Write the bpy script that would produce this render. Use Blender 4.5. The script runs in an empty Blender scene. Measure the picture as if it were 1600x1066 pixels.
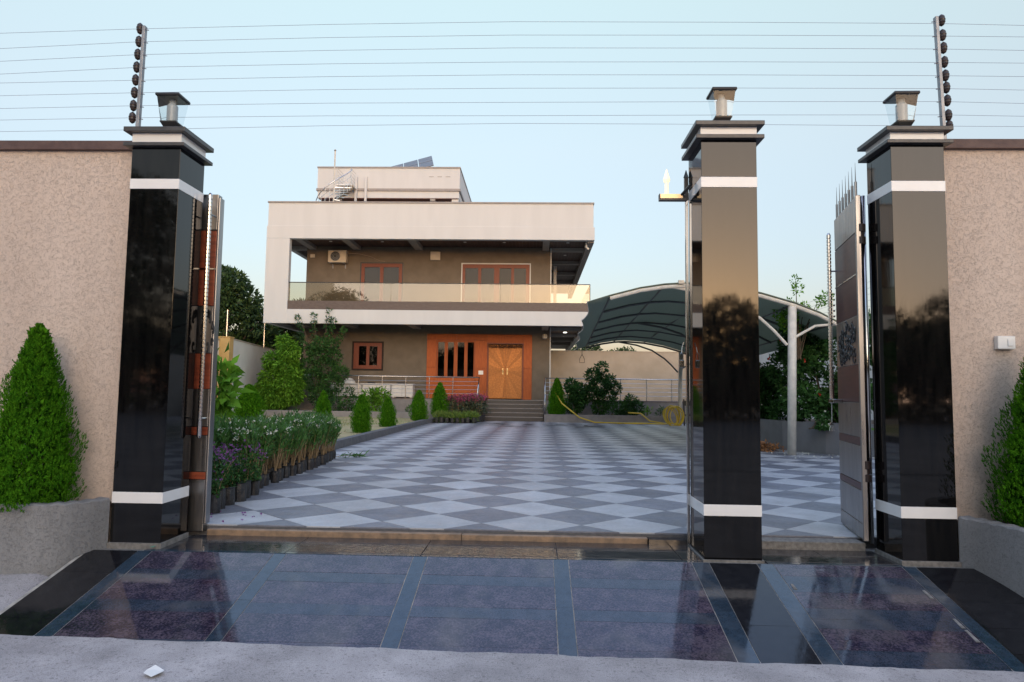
import bpy, math, random
import numpy as np
from mathutils import Vector
R = math.radians
random.seed(7)
rng = np.random.default_rng(7)
sc = bpy.context.scene
col = sc.collection

# ------------------------------------------------------------------ camera
cd = bpy.data.cameras.new('camera')
cam = bpy.data.objects.new('camera', cd); col.objects.link(cam); sc.camera = cam
cd.sensor_width = 36.0
cd.lens = 36.0 * 1064.98 / 1600.0
cd.clip_start = 0.05; cd.clip_end = 2000
from mathutils import Matrix
Rv = Vector((0.99942574, 0.03107525, 0.01350987))
Uv = Vector((-0.01108743, -0.07684637, 0.9969813))
Fv = Vector((-0.03201963, 0.99655856, 0.07645769))
m = Matrix((Rv, Uv, -Fv)).transposed().to_4x4()
m.translation = Vector((0.0, -5.3658, 1.2494))
cam.matrix_world = m

# ------------------------------------------------------------------ world, sun
SUN_EL, SUN_AZ = R(3.0), R(167.0)
w = bpy.data.worlds.new('World'); sc.world = w; w.use_nodes = True
nt = w.node_tree; nt.nodes.clear()
wo = nt.nodes.new('ShaderNodeOutputWorld'); bg = nt.nodes.new('ShaderNodeBackground')
sky = nt.nodes.new('ShaderNodeTexSky'); sky.sky_type = 'NISHITA'; sky.sun_disc = False
sky.sun_elevation = SUN_EL; sky.sun_rotation = SUN_AZ
sky.air_density = 1.0; sky.dust_density = 2.0; sky.ozone_density = 1.5
bg.inputs['Strength'].default_value = 0.15
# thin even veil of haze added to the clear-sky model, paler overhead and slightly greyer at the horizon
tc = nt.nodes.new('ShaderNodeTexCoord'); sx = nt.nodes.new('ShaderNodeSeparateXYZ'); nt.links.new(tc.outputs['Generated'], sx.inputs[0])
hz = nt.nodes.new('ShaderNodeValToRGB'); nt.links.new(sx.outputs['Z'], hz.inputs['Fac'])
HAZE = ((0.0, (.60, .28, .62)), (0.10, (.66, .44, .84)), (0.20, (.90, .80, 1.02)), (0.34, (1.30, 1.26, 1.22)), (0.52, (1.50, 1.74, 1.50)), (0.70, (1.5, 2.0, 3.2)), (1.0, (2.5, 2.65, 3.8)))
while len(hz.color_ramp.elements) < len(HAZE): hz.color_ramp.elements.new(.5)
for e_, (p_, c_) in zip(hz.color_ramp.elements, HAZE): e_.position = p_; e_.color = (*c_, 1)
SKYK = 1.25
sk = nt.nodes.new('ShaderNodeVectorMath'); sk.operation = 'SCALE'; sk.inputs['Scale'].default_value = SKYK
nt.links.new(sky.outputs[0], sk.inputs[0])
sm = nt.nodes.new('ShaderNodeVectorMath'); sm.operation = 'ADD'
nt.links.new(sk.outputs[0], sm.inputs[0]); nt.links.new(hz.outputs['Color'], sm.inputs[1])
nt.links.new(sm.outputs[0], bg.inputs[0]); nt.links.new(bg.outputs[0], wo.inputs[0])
sl = bpy.data.lights.new('sun', 'SUN'); so = bpy.data.objects.new('sun', sl); col.objects.link(so)
sl.energy = 1.25; sl.angle = R(60); sl.color = (1.0, 0.87, 0.77)
sd = Vector((math.sin(SUN_AZ) * math.cos(SUN_EL), math.cos(SUN_AZ) * math.cos(SUN_EL), math.sin(SUN_EL)))
so.rotation_euler = (-sd).to_track_quat('-Z', 'Y').to_euler()
sc.view_settings.view_transform = 'Standard'; sc.view_settings.look = 'None'
sc.view_settings.gamma = 1.0; sc.view_settings.use_curve_mapping = False
sc.view_settings.exposure = 1.0
sc.render.engine = 'CYCLES'
sc.cycles.max_bounces = 8; sc.cycles.transparent_max_bounces = 12

# ------------------------------------------------------------------ materials
MATS = {}
def mat(name, c1, c2=None, scale=6.0, rough=0.6, metal=0.0, bump=0.0, bscale=60.0, spec=0.5, vary=0.0, island=0.0,
        detail=5.0, aniso=None, rvar=0.0, emis=None, contrast=(0.35, 0.65), trans=0.0, bdist=0.01):
    if name in MATS: return MATS[name]
    ma = bpy.data.materials.new(name); MATS[name] = ma; ma.use_nodes = True
    n = ma.node_tree.nodes; l = ma.node_tree.links
    p = n['Principled BSDF']
    p.inputs['Roughness'].default_value = rough; p.inputs['Metallic'].default_value = metal
    p.inputs['Specular IOR Level'].default_value = spec
    geo = n.new('ShaderNodeNewGeometry')
    vec = geo.outputs['Position']
    if aniso:
        mp = n.new('ShaderNodeVectorMath'); mp.operation = 'MULTIPLY'; mp.inputs[1].default_value = aniso
        l.new(vec, mp.inputs[0]); vec = mp.outputs[0]
    if c2 is None: c2 = tuple(x * 0.85 for x in c1)
    nz = n.new('ShaderNodeTexNoise'); nz.inputs['Scale'].default_value = scale; nz.inputs['Detail'].default_value = detail
    l.new(vec, nz.inputs['Vector'])
    rp = n.new('ShaderNodeValToRGB'); rp.color_ramp.elements[0].position = contrast[0]; rp.color_ramp.elements[1].position = contrast[1]
    rp.color_ramp.elements[0].color = (*c1, 1); rp.color_ramp.elements[1].color = (*c2, 1)
    l.new(nz.outputs['Fac'], rp.inputs['Fac'])
    out = rp.outputs['Color']
    def scale_by(src, amt, out):
        mr = n.new('ShaderNodeMapRange'); mr.inputs['To Min'].default_value = 1 - amt; mr.inputs['To Max'].default_value = 1 + amt
        l.new(src, mr.inputs['Value'])
        vm = n.new('ShaderNodeVectorMath'); vm.operation = 'SCALE'
        l.new(out, vm.inputs[0]); l.new(mr.outputs[0], vm.inputs['Scale']); return vm.outputs[0]
    if vary:
        oi = n.new('ShaderNodeObjectInfo'); out = scale_by(oi.outputs['Random'], vary, out)
    if island:
        out = scale_by(geo.outputs['Random Per Island'], island, out)
    l.new(out, p.inputs['Base Color'])
    if rvar:
        mr = n.new('ShaderNodeMapRange'); mr.inputs['To Min'].default_value = max(0, rough - rvar); mr.inputs['To Max'].default_value = rough + rvar
        mr.inputs['From Min'].default_value = .3; mr.inputs['From Max'].default_value = .7
        nz2 = n.new('ShaderNodeTexNoise'); nz2.inputs['Scale'].default_value = scale * 2.3; nz2.inputs['Detail'].default_value = 6
        l.new(vec, nz2.inputs['Vector']); l.new(nz2.outputs['Fac'], mr.inputs['Value']); l.new(mr.outputs[0], p.inputs['Roughness'])
    if bump:
        nb = n.new('ShaderNodeTexNoise'); nb.inputs['Scale'].default_value = bscale; nb.inputs['Detail'].default_value = 4
        l.new(vec, nb.inputs['Vector'])
        bp = n.new('ShaderNodeBump'); bp.inputs['Strength'].default_value = bump; bp.inputs['Distance'].default_value = bdist
        l.new(nb.outputs['Fac'], bp.inputs['Height']); l.new(bp.outputs[0], p.inputs['Normal'])
    if emis:
        p.inputs['Emission Color'].default_value = (*emis[0], 1); p.inputs['Emission Strength'].default_value = emis[1]
    if trans:
        tr = n.new('ShaderNodeBsdfTranslucent'); l.new(out, tr.inputs['Color'])
        mx = n.new('ShaderNodeMixShader'); mx.inputs[0].default_value = trans
        l.new(p.outputs[0], mx.inputs[1]); l.new(tr.outputs[0], mx.inputs[2]); l.new(mx.outputs[0], n['Material Output'].inputs['Surface'])
    return ma

def glass(name, tint, refl=0.12, rough=0.02, ior=1.5):
    ma = bpy.data.materials.new(name); ma.use_nodes = True
    n = ma.node_tree.nodes; l = ma.node_tree.links; n.clear()
    o = n.new('ShaderNodeOutputMaterial'); t = n.new('ShaderNodeBsdfTransparent'); t.inputs[0].default_value = (*tint, 1)
    g = n.new('ShaderNodeBsdfGlossy'); g.inputs['Roughness'].default_value = rough; g.inputs[0].default_value = (.95, .95, .95, 1)
    fr = n.new('ShaderNodeFresnel'); fr.inputs['IOR'].default_value = ior
    ad = n.new('ShaderNodeMath'); ad.operation = 'ADD'; ad.inputs[1].default_value = refl
    l.new(fr.outputs[0], ad.inputs[0])
    mx = n.new('ShaderNodeMixShader'); l.new(ad.outputs[0], mx.inputs[0]); l.new(t.outputs[0], mx.inputs[1]); l.new(g.outputs[0], mx.inputs[2])
    l.new(mx.outputs[0], o.inputs['Surface']); return ma

granite = mat('polished_black_granite', (.0022, .0022, .0026), (.0065, .006, .0058), scale=26, aniso=(1, 1, .12), rough=.04, spec=.42, detail=9, bump=.012, bscale=9, rvar=.02)
def speckle(name, base, flecks, fscale=240, rough=.08):
    ma = mat(name, base, tuple(x * .6 for x in base), scale=30, rough=rough, spec=.6, bump=.02, bscale=14, rvar=.05, vary=.22)
    n = ma.node_tree.nodes; l = ma.node_tree.links; p = n['Principled BSDF']
    src = p.inputs['Base Color'].links[0].from_socket
    v = n.new('ShaderNodeTexNoise'); v.inputs['Scale'].default_value = fscale; v.inputs['Detail'].default_value = 6; v.inputs['Roughness'].default_value = .7
    geo = n['Geometry'] if 'Geometry' in n else n.new('ShaderNodeNewGeometry')
    l.new(geo.outputs['Position'], v.inputs['Vector'])
    big = n.new('ShaderNodeTexNoise'); big.inputs['Scale'].default_value = 9; l.new(geo.outputs['Position'], big.inputs['Vector'])
    ad = n.new('ShaderNodeMath'); ad.operation = 'MULTIPLY_ADD'; ad.inputs[1].default_value = .35
    l.new(big.outputs['Fac'], ad.inputs[0]); l.new(v.outputs['Fac'], ad.inputs[2])
    r = n.new('ShaderNodeValToRGB'); r.color_ramp.elements[0].position = .60; r.color_ramp.elements[1].position = .92
    l.new(ad.outputs[0], r.inputs['Fac'])
    mx = n.new('ShaderNodeMix'); mx.data_type = 'RGBA'; mx.inputs['B'].default_value = (*flecks, 1)
    l.new(r.outputs[0], mx.inputs['Factor']); l.new(src, mx.inputs['A'])
    # scuffed dusty patches
    du = n.new('ShaderNodeTexNoise'); du.inputs['Scale'].default_value = 2.1; du.inputs['Detail'].default_value = 9; du.inputs['Distortion'].default_value = .5; l.new(geo.outputs['Position'], du.inputs['Vector'])
    dr = n.new('ShaderNodeMapRange'); dr.inputs['From Min'].default_value = .52; dr.inputs['From Max'].default_value = .80; dr.inputs['To Max'].default_value = .6; l.new(du.outputs['Fac'], dr.inputs['Value'])
    m2 = n.new('ShaderNodeMix'); m2.data_type = 'RGBA'; m2.inputs['B'].default_value = (.13, .12, .115, 1)
    l.new(dr.outputs[0], m2.inputs['Factor']); l.new(mx.outputs['Result'], m2.inputs['A']); l.new(m2.outputs['Result'], p.inputs['Base Color'])
    ra = n.new('ShaderNodeMath'); ra.operation = 'MULTIPLY_ADD'; ra.inputs[1].default_value = .45; ra.inputs[2].default_value = rough; l.new(dr.outputs[0], ra.inputs[0]); l.new(ra.outputs[0], p.inputs['Roughness'])
    return ma
purple = speckle('purple_flecked_granite', (.020, .018, .036), (.125, .095, .12), 70, .07)
bluegrey = speckle('blue_grey_granite', (.020, .038, .060), (.05, .068, .09), 200, .07)
blackslab = mat('black_ramp_stone', (.007, .007, .009), (.012, .012, .014), scale=14, rough=.09, spec=.42, rvar=.06, bump=.02, bscale=16, vary=.2)
apronm = mat('dark_apron_stone', (.022, .022, .026), (.045, .042, .042), scale=9, rough=.12, spec=.6, rvar=.08, bump=.02, bscale=15, vary=.15)
whitetile = mat('white_glazed_band', (.78, .77, .75), (.74, .73, .71), rough=.12, spec=.5)
grout = mat('cement_grout', (.22, .21, .195), (.13, .125, .115), scale=30, rough=.9, bump=.5, bscale=120)
coping = mat('charcoal_coping', (.035, .033, .035), (.055, .052, .052), scale=20, rough=.35, bump=.15, bscale=120)
browncap = mat('maroon_wall_cap', (.075, .04, .035), (.11, .065, .055), scale=12, rough=.6, bump=.3, bscale=80)
def bark_plaster(name, c, c2):
    ma = mat(name, c, c2, scale=1.1, rough=.88, aniso=(3, 3, .5), detail=7)
    n = ma.node_tree.nodes; l = ma.node_tree.links; p = n['Principled BSDF']
    geo = n['Geometry']
    def noise(sc_, mul, dist=0.0, det=3):
        mp = n.new('ShaderNodeVectorMath'); mp.operation = 'MULTIPLY'; mp.inputs[1].default_value = mul; l.new(geo.outputs['Position'], mp.inputs[0])
        nz = n.new('ShaderNodeTexNoise'); nz.inputs['Scale'].default_value = sc_; nz.inputs['Detail'].default_value = det; nz.inputs['Distortion'].default_value = dist
        l.new(mp.outputs[0], nz.inputs['Vector']); return nz.outputs['Fac']
    def rng_(src, lo, hi):
        r = n.new('ShaderNodeMapRange'); r.inputs['From Min'].default_value = lo; r.inputs['From Max'].default_value = hi; l.new(src, r.inputs['Value']); return r.outputs[0]
    def groove(src, w_):
        a = n.new('ShaderNodeMath'); a.operation = 'SUBTRACT'; a.inputs[1].default_value = .5; l.new(src, a.inputs[0])
        b = n.new('ShaderNodeMath'); b.operation = 'ABSOLUTE'; l.new(a.outputs[0], b.inputs[0]); return rng_(b.outputs[0], 0, w_)
    g1 = groove(noise(34, (1, 1, 1.7), .6), .022); m1 = rng_(noise(30, (1, 1, 1.3), 0, 1), .50, .56)
    mx = n.new('ShaderNodeMath'); mx.operation = 'MAXIMUM'; l.new(g1, mx.inputs[0]); l.new(m1, mx.inputs[1])
    g2 = groove(noise(52, (1.6, 1.6, .8), .4), .020); m2 = rng_(noise(41, (1, 1, 1), 0, 1), .52, .57)
    m3 = n.new('ShaderNodeMath'); m3.operation = 'MAXIMUM'; l.new(g2, m3.inputs[0]); l.new(m2, m3.inputs[1])
    mn = n.new('ShaderNodeMath'); mn.operation = 'MINIMUM'; l.new(mx.outputs[0], mn.inputs[0]); l.new(m3.outputs[0], mn.inputs[1])
    bp = n.new('ShaderNodeBump'); bp.inputs['Strength'].default_value = .55; bp.inputs['Distance'].default_value = .006
    l.new(mn.outputs[0], bp.inputs['Height'])
    b2 = n.new('ShaderNodeBump'); b2.inputs['Strength'].default_value = .3; b2.inputs['Distance'].default_value = .003
    l.new(noise(230, (1, 1, 1)), b2.inputs['Height']); l.new(bp.outputs[0], b2.inputs['Normal']); l.new(b2.outputs[0], p.inputs['Normal'])
    # base colour darker in the grooves
    vm = n.new('ShaderNodeVectorMath'); vm.operation = 'SCALE'; src = p.inputs['Base Color'].links[0].from_socket
    mr = n.new('ShaderNodeMapRange'); mr.inputs['To Min'].default_value = .62; mr.inputs['To Max'].default_value = 1.0; l.new(mn.outputs[0], mr.inputs['Value'])
    l.new(src, vm.inputs[0]); l.new(mr.outputs[0], vm.inputs['Scale']); l.new(vm.outputs[0], p.inputs['Base Color'])
    return ma
plaster = bark_plaster('beige_bark_plaster', (.60, .49, .41), (.545, .44, .365))
planterm = bark_plaster('grey_bark_plaster', (.25, .25, .25), (.20, .20, .20))
def grain(ma, sc_, lo, hi, amt, sc2, amt2):
    n = ma.node_tree.nodes; l = ma.node_tree.links; p = n['Principled BSDF']; out = p.inputs['Base Color'].links[0].from_socket
    for q, a, b, am in ((sc_, lo, hi, amt), (sc2, .42, .60, amt2)):
        z = n.new('ShaderNodeTexNoise'); z.inputs['Scale'].default_value = q; z.inputs['Detail'].default_value = 3; l.new(n['Geometry'].outputs['Position'], z.inputs['Vector'])
        r = n.new('ShaderNodeMapRange'); r.inputs['From Min'].default_value = a; r.inputs['From Max'].default_value = b; r.inputs['To Min'].default_value = 1 - am; r.inputs['To Max'].default_value = 1
        l.new(z.outputs['Fac'], r.inputs['Value']); v = n.new('ShaderNodeVectorMath'); v.operation = 'SCALE'; l.new(out, v.inputs[0]); l.new(r.outputs[0], v.inputs['Scale']); out = v.outputs[0]
    l.new(out, p.inputs['Base Color'])
soil = mat('brown_soil', (.10, .065, .04), (.05, .035, .025), scale=20, rough=.95, bump=.8, bscale=40)
concrete = mat('road_concrete', (.54, .50, .49), (.40, .37, .365), scale=3.5, rough=.92, bump=.5, bscale=220, bdist=.003, detail=12, contrast=(.3, .75))
grain(concrete, 190, .36, .52, .38, 7, .16); grain(concrete, 46, .32, .42, .35, 1.3, .22)
dirt = mat('dry_earth', (.28, .22, .15), (.18, .15, .10), scale=.6, rough=.95)
housew = mat('cream_wall_paint', (.575, .59, .595), (.545, .56, .565), scale=.8, aniso=(3, 3, .5), detail=7, rough=.75, bump=.1, bscale=90)
housecap = mat('grey_trim_paint', (.30, .28, .27), (.25, .235, .23), rough=.6)
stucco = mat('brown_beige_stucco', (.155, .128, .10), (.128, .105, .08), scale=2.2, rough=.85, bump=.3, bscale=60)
wallb = mat('beige_compound_plaster', (.40, .34, .27), (.34, .29, .225), scale=1.5, rough=.85, bump=.25, bscale=60)
wallp = mat('pale_compound_plaster', (.70, .68, .63), (.64, .62, .57), scale=1.5, rough=.85, bump=.25, bscale=60)
ochre = mat('ochre_column_paint', (.46, .31, .12), (.40, .27, .10), scale=3, rough=.8)
darkpanel = mat('dark_brown_fascia', (.085, .062, .055), (.11, .085, .075), scale=8, rough=.55, aniso=(1, 1, 4))
darkwood = mat('dark_soffit_boards', (.055, .03, .026), (.08, .045, .038), scale=7, rough=.5, aniso=(.3, 4, 1), island=.25)
beamm = mat('grey_beam_paint', (.30, .28, .26), (.26, .245, .23), rough=.7)
redwood = mat('red_brown_joinery', (.20, .056, .030), (.15, .042, .024), scale=12, rough=.45, spec=.3, aniso=(3, 3, .5))
cladding = mat('orange_wood_cladding', (.40, .098, .022), (.32, .074, .017), scale=9, rough=.5, spec=.25, aniso=(3, 3, .4), vary=.08)
doorwood = mat('golden_door_wood', (.56, .215, .05), (.42, .15, .034), scale=14, rough=.5, spec=.3, island=.22)
steelm = mat('brushed_steel_sheet', (.34, .335, .335), (.27, .265, .265), scale=5, rough=.34, metal=1, aniso=(4, 4, .25), rvar=.08)
steelp = mat('polished_steel_tube', (.62, .60, .58), (.5, .49, .47), rough=.14, metal=1)
railm = mat('stainless_rail', (.62, .61, .60), (.5, .5, .5), rough=.25, metal=1)
gatewood = mat('gate_wood_panel', (.27, .065, .03), (.17, .038, .02), scale=9, rough=.3, aniso=(.5, .5, 5))
gatewood2 = mat('brown_gate_panel', (.085, .035, .034), (.06, .026, .026), scale=9, rough=.35, spec=.3, aniso=(.5, .5, 5))
blackm = mat('matt_black_metal', (.015, .015, .016), (.025, .024, .024), rough=.4)
plasticblk = mat('black_polybag', (.014, .014, .016), (.03, .03, .032), scale=40, rough=.45, bump=.5, bscale=60)
insul = mat('dark_insulator_plastic', (.022, .014, .012), (.035, .022, .02), rough=.35)
galv = mat('galvanised_steel', (.22, .23, .25), (.30, .31, .33), scale=15, rough=.45, metal=.6)
whitepl = mat('white_plastic', (.78, .77, .74), (.74, .73, .70), rough=.35)
wirem = mat('fence_wire_steel', (.25, .22, .28), (.2, .18, .22), rough=.5, metal=.5)
canopy = mat('dark_green_canopy_fabric', (.28, .33, .27), (.32, .37, .31), scale=60, rough=.85, bump=.2, bscale=200, trans=.4)
whitepaint = mat('white_painted_tube', (.62, .60, .54), (.5, .485, .44), scale=8, rough=.45, bump=.05)
framedark = mat('dark_purlin_paint', (.08, .085, .085), (.11, .11, .11), rough=.5)
kerbm = mat('dark_kerb_stone', (.085, .085, .092), (.13, .128, .13), scale=9, rough=.7, bump=.3, bscale=60)
lawnm = mat('dry_lawn', (.40, .31, .17), (.26, .27, .11), scale=.9, rough=.95, bump=.6, bscale=50, detail=8)
terram = mat('grey_plinth_plaster', (.24, .225, .215), (.19, .18, .175), scale=4, rough=.8, bump=.3, bscale=60)
stepm = mat('dark_step_granite', (.028, .026, .026), (.04, .037, .036), scale=30, rough=.4)
nosem = mat('light_step_nosing', (.30, .285, .27), (.24, .23, .22), scale=30, rough=.3)
sillm = mat('tan_threshold_stone', (.30, .20, .125), (.17, .12, .08), scale=14, rough=.6, bump=.3, bscale=70)
hosem = mat('yellow_hose', (.58, .43, .03), (.5, .36, .03), rough=.4)
leafg = mat('thuja_foliage', (.035, .145, .006), (.085, .245, .011), scale=14, rough=.8, island=.6, trans=.25, spec=.08)
leafd = mat('dark_tree_foliage', (.032, .068, .022), (.060, .11, .032), scale=.8, rough=.6, island=.5, trans=.25, spec=.3)
leafb = mat('bright_shrub_foliage', (.085, .22, .02), (.14, .31, .03), scale=2, rough=.6, island=.45, trans=.35, spec=.15)
leafm = mat('shrub_foliage', (.035, .095, .028), (.055, .14, .035), scale=2, rough=.5, island=.5, trans=.3, spec=.15)
leafo = mat('oleander_foliage', (.05, .145, .028), (.085, .20, .045), scale=8, rough=.5, island=.4, trans=.3, spec=.4)
leafy = mat('yellow_green_blades', (.16, .23, .035), (.10, .19, .03), scale=12, rough=.55, island=.35, trans=.3)
bark = mat('tree_bark', (.10, .075, .05), (.06, .045, .032), scale=20, rough=.9, bump=.5, bscale=40)
stalk = mat('tan_stalk', (.25, .175, .09), (.18, .125, .06), scale=30, rough=.7, island=.3)
petw = mat('white_petals', (.80, .80, .70), (.72, .73, .62), rough=.6, trans=.3)
petp = mat('purple_petals', (.16, .05, .20), (.24, .09, .27), rough=.6, trans=.3)
petr = mat('pink_petals', (.42, .05, .14), (.32, .06, .12), rough=.6, trans=.3)
pethib = mat('red_petals', (.62, .04, .02), (.5, .03, .02), rough=.6, trans=.3)
litter = mat('brown_litter', (.34, .15, .05), (.22, .10, .04), scale=30, rough=.9, island=.4)
glassm = glass('clear_balustrade_glass', (.80, .78, .70), .02)
winglass = glass('window_glass', (.5, .5, .5), .0, ior=1.28)
darkframe = mat('dark_frame_paint', (.03, .02, .018), (.04, .03, .026), rough=.8, spec=.2)
lampglass = glass('lamp_glass', (.93, .95, .96), .015, ior=1.18)
curtain = mat('beige_blind', (.17, .15, .11), (.13, .115, .085), scale=20, rough=.8, aniso=(6, 1, .2))
darkroom = mat('dark_room', (.02, .018, .016), (.03, .026, .022), rough=.8)  # near-black colour stands in for the unlit interior behind the windows
marble = mat('white_box_paint', (.68, .665, .63), (.6, .59, .56), scale=4, rough=.4)
solarm = mat('solar_cell', (.10, .11, .12), (.14, .15, .16), scale=3, rough=.4, spec=.4)
lit = mat('lit_downlight', (.9, .9, .85), rough=.4, emis=((1, .95, .85), 5.0))
tileL = mat('pale_grey_tile', (.465, .475, .49), (.40, .41, .425), scale=2.6, rough=.42, bump=.25, bscale=220, vary=.10, detail=9, rvar=.1)
tileD = mat('slate_grey_tile', (.20, .208, .24), (.165, .172, .20), scale=2.6, rough=.42, bump=.25, bscale=220, vary=.12, detail=9, rvar=.1)
grain(tileL, 30, .36, .50, .10, 4, .10); grain(tileD, 30, .36, .50, .14, 4, .12)
tilebed = mat('tile_joint_mortar', (.11, .11, .115), (.08, .08, .085), scale=20, rough=.9)

# ------------------------------------------------------------------ mesh tools
class MB:
    def __init__(s): s.v = []; s.f = []
    def poly(s, pts):
        b = len(s.v); s.v += [tuple(p) for p in pts]; s.f.append(tuple(range(b, b + len(pts)))); return s
    def box(s, x0, x1, y0, y1, z0, z1):
        b = len(s.v)
        s.v += [(x0,y0,z0),(x1,y0,z0),(x1,y1,z0),(x0,y1,z0),(x0,y0,z1),(x1,y0,z1),(x1,y1,z1),(x0,y1,z1)]
        for q in ((0,3,2,1),(4,5,6,7),(0,1,5,4),(1,2,6,5),(2,3,7,6),(3,0,4,7)): s.f.append(tuple(b + i for i in q))
        return s
    def hexa(s, p):                      # eight corners ordered like box
        b = len(s.v); s.v += [tuple(q) for q in p]
        for q in ((0,3,2,1),(4,5,6,7),(0,1,5,4),(1,2,6,5),(2,3,7,6),(3,0,4,7)): s.f.append(tuple(b + i for i in q))
        return s
    def prism(s, pts, a, b_, axis='z'):
        n = len(pts); b = len(s.v)
        def P(p, h): return (p[0], p[1], h) if axis == 'z' else ((p[0], h, p[1]) if axis == 'y' else (h, p[0], p[1]))
        s.v += [P(p, a) for p in pts] + [P(p, b_) for p in pts]
        s.f.append(tuple(b + i for i in reversed(range(n)))); s.f.append(tuple(b + n + i for i in range(n)))
        for i in range(n):
            j = (i + 1) % n; s.f.append((b + i, b + j, b + n + j, b + n + i))
        return s
    def tube(s, pts, r, seg=8, cap=True):
        pts = [Vector(p) for p in pts]; n = len(pts)
        rs = r if isinstance(r, (list, tuple)) else [r] * n
        b = len(s.v); up = None
        for i, p in enumerate(pts):
            d = (pts[min(i + 1, n - 1)] - pts[max(i - 1, 0)])
            if d.length < 1e-9: d = Vector((0, 0, 1))
            d.normalize()
            if up is None: up = Vector((0, 0, 1)) if abs(d.z) < .9 else Vector((1, 0, 0))
            a = d.cross(up)
            if a.length < 1e-6: a = d.cross(Vector((0, 1, 0)))
            a.normalize(); c = a.cross(d).normalized(); up = c
            for k in range(seg):
                t = 2 * math.pi * k / seg
                s.v.append(tuple(p + (a * math.cos(t) + c * math.sin(t)) * rs[i]))
        for i in range(n - 1):
            for k in range(seg):
                k2 = (k + 1) % seg
                s.f.append((b + i*seg + k, b + i*seg + k2, b + (i+1)*seg + k2, b + (i+1)*seg + k))
        if cap:
            s.f.append(tuple(b + k for k in reversed(range(seg)))); s.f.append(tuple(b + (n-1)*seg + k for k in range(seg)))
        return s
    def lathe(s, prof, c=(0, 0, 0), seg=16):
        b = len(s.v)
        for r, z in prof:
            for k in range(seg):
                t = 2 * math.pi * k / seg; s.v.append((c[0] + r * math.cos(t), c[1] + r * math.sin(t), c[2] + z))
        for i in range(len(prof) - 1):
            for k in range(seg):
                k2 = (k + 1) % seg
                s.f.append((b + i*seg + k, b + i*seg + k2, b + (i+1)*seg + k2, b + (i+1)*seg + k))
        s.f.append(tuple(b + k for k in reversed(range(seg)))); s.f.append(tuple(b + (len(prof)-1)*seg + k for k in range(seg)))
        return s
    def mesh(s, name, m, smooth=False):
        me = bpy.data.meshes.new(name); me.from_pydata(s.v, [], s.f); me.materials.append(m)
        if smooth: me.shade_smooth()
        me.update(); return me
    def build(s, name, m, parent=None, smooth=False, bevel=0):
        return put(name, s.mesh(name, m, smooth), parent, bevel)

def put(name, me, parent=None, bevel=0, loc=None):
    o = bpy.data.objects.new(name, me); col.objects.link(o)
    if parent is not None:
        o.parent = parent; base = parent
        off = Vector((0, 0, 0))
        while base is not None: off -= base.location; base = base.parent
        o.location = off
    if loc: o.location = loc
    if bevel:
        b = o.modifiers.new('bevel', 'BEVEL'); b.width = bevel; b.segments = 2; b.limit_method = 'ANGLE'
    return o
def tag(o, label=None, cat=None, group=None, kind=None):
    for k, v in (('label', label), ('category', cat), ('group', group), ('kind', kind)):
        if v: o[k] = v
    return o
def thing(name, label, cat, loc=(0, 0, 0), group=None):
    o = bpy.data.objects.new(name, None); col.objects.link(o); o.location = loc; o.empty_display_size = .1
    return tag(o, label, cat, group)
def struct(o): return tag(o, kind='structure')
def copy_tree(o, loc, rz=0.0, scale=None, label=None):
    r = o.copy(); col.objects.link(r); r.location = loc; r.rotation_euler = (0, 0, rz)
    if scale: r.scale = scale if isinstance(scale, tuple) else (scale,) * 3
    if label: r['label'] = label
    for ch in [c for c in bpy.data.objects if c.parent == o]:
        c = ch.copy(); col.objects.link(c); c.parent = r
        for g in [x for x in bpy.data.objects if x.parent == ch]:
            d = g.copy(); col.objects.link(d); d.parent = c
    return r
def npmesh(name, V, m, k=4, smooth=False):
    """V: (n,k,3) array, n separate k-gons."""
    V = np.asarray(V, dtype=np.float32); n = len(V)
    me = bpy.data.meshes.new(name); me.vertices.add(n * k); me.vertices.foreach_set('co', V.ravel())
    me.loops.add(n * k); me.loops.foreach_set('vertex_index', np.arange(n * k, dtype=np.int32))
    me.polygons.add(n); me.polygons.foreach_set('loop_start', np.arange(0, n * k, k, dtype=np.int32))
    me.polygons.foreach_set('loop_total', np.full(n, k, dtype=np.int32))
    me.materials.append(m); me.update(); me.validate(); return me
def unit(a): return a / (np.linalg.norm(a, axis=-1, keepdims=True) + 1e-9)
def leaves(P, D, L, W, curl=.15):
    """diamond leaves at P pointing along D; L, W arrays or scalars"""
    n = len(P); D = unit(D); rnd = unit(rng.normal(size=(n, 3)))
    S = unit(np.cross(D, rnd)); N = np.cross(S, D)
    L = np.broadcast_to(L, (n,))[:, None] * rng.uniform(.7, 1.3, (n, 1)); W = np.broadcast_to(W, (n,))[:, None] * rng.uniform(.75, 1.25, (n, 1))
    a = P; b = P + D * L * .45 + S * W * .5 + N * L * curl; c = P + D * L; d = P + D * L * .45 - S * W * .5 + N * L * curl
    return np.stack([a, b, c, d], axis=1)

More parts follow.
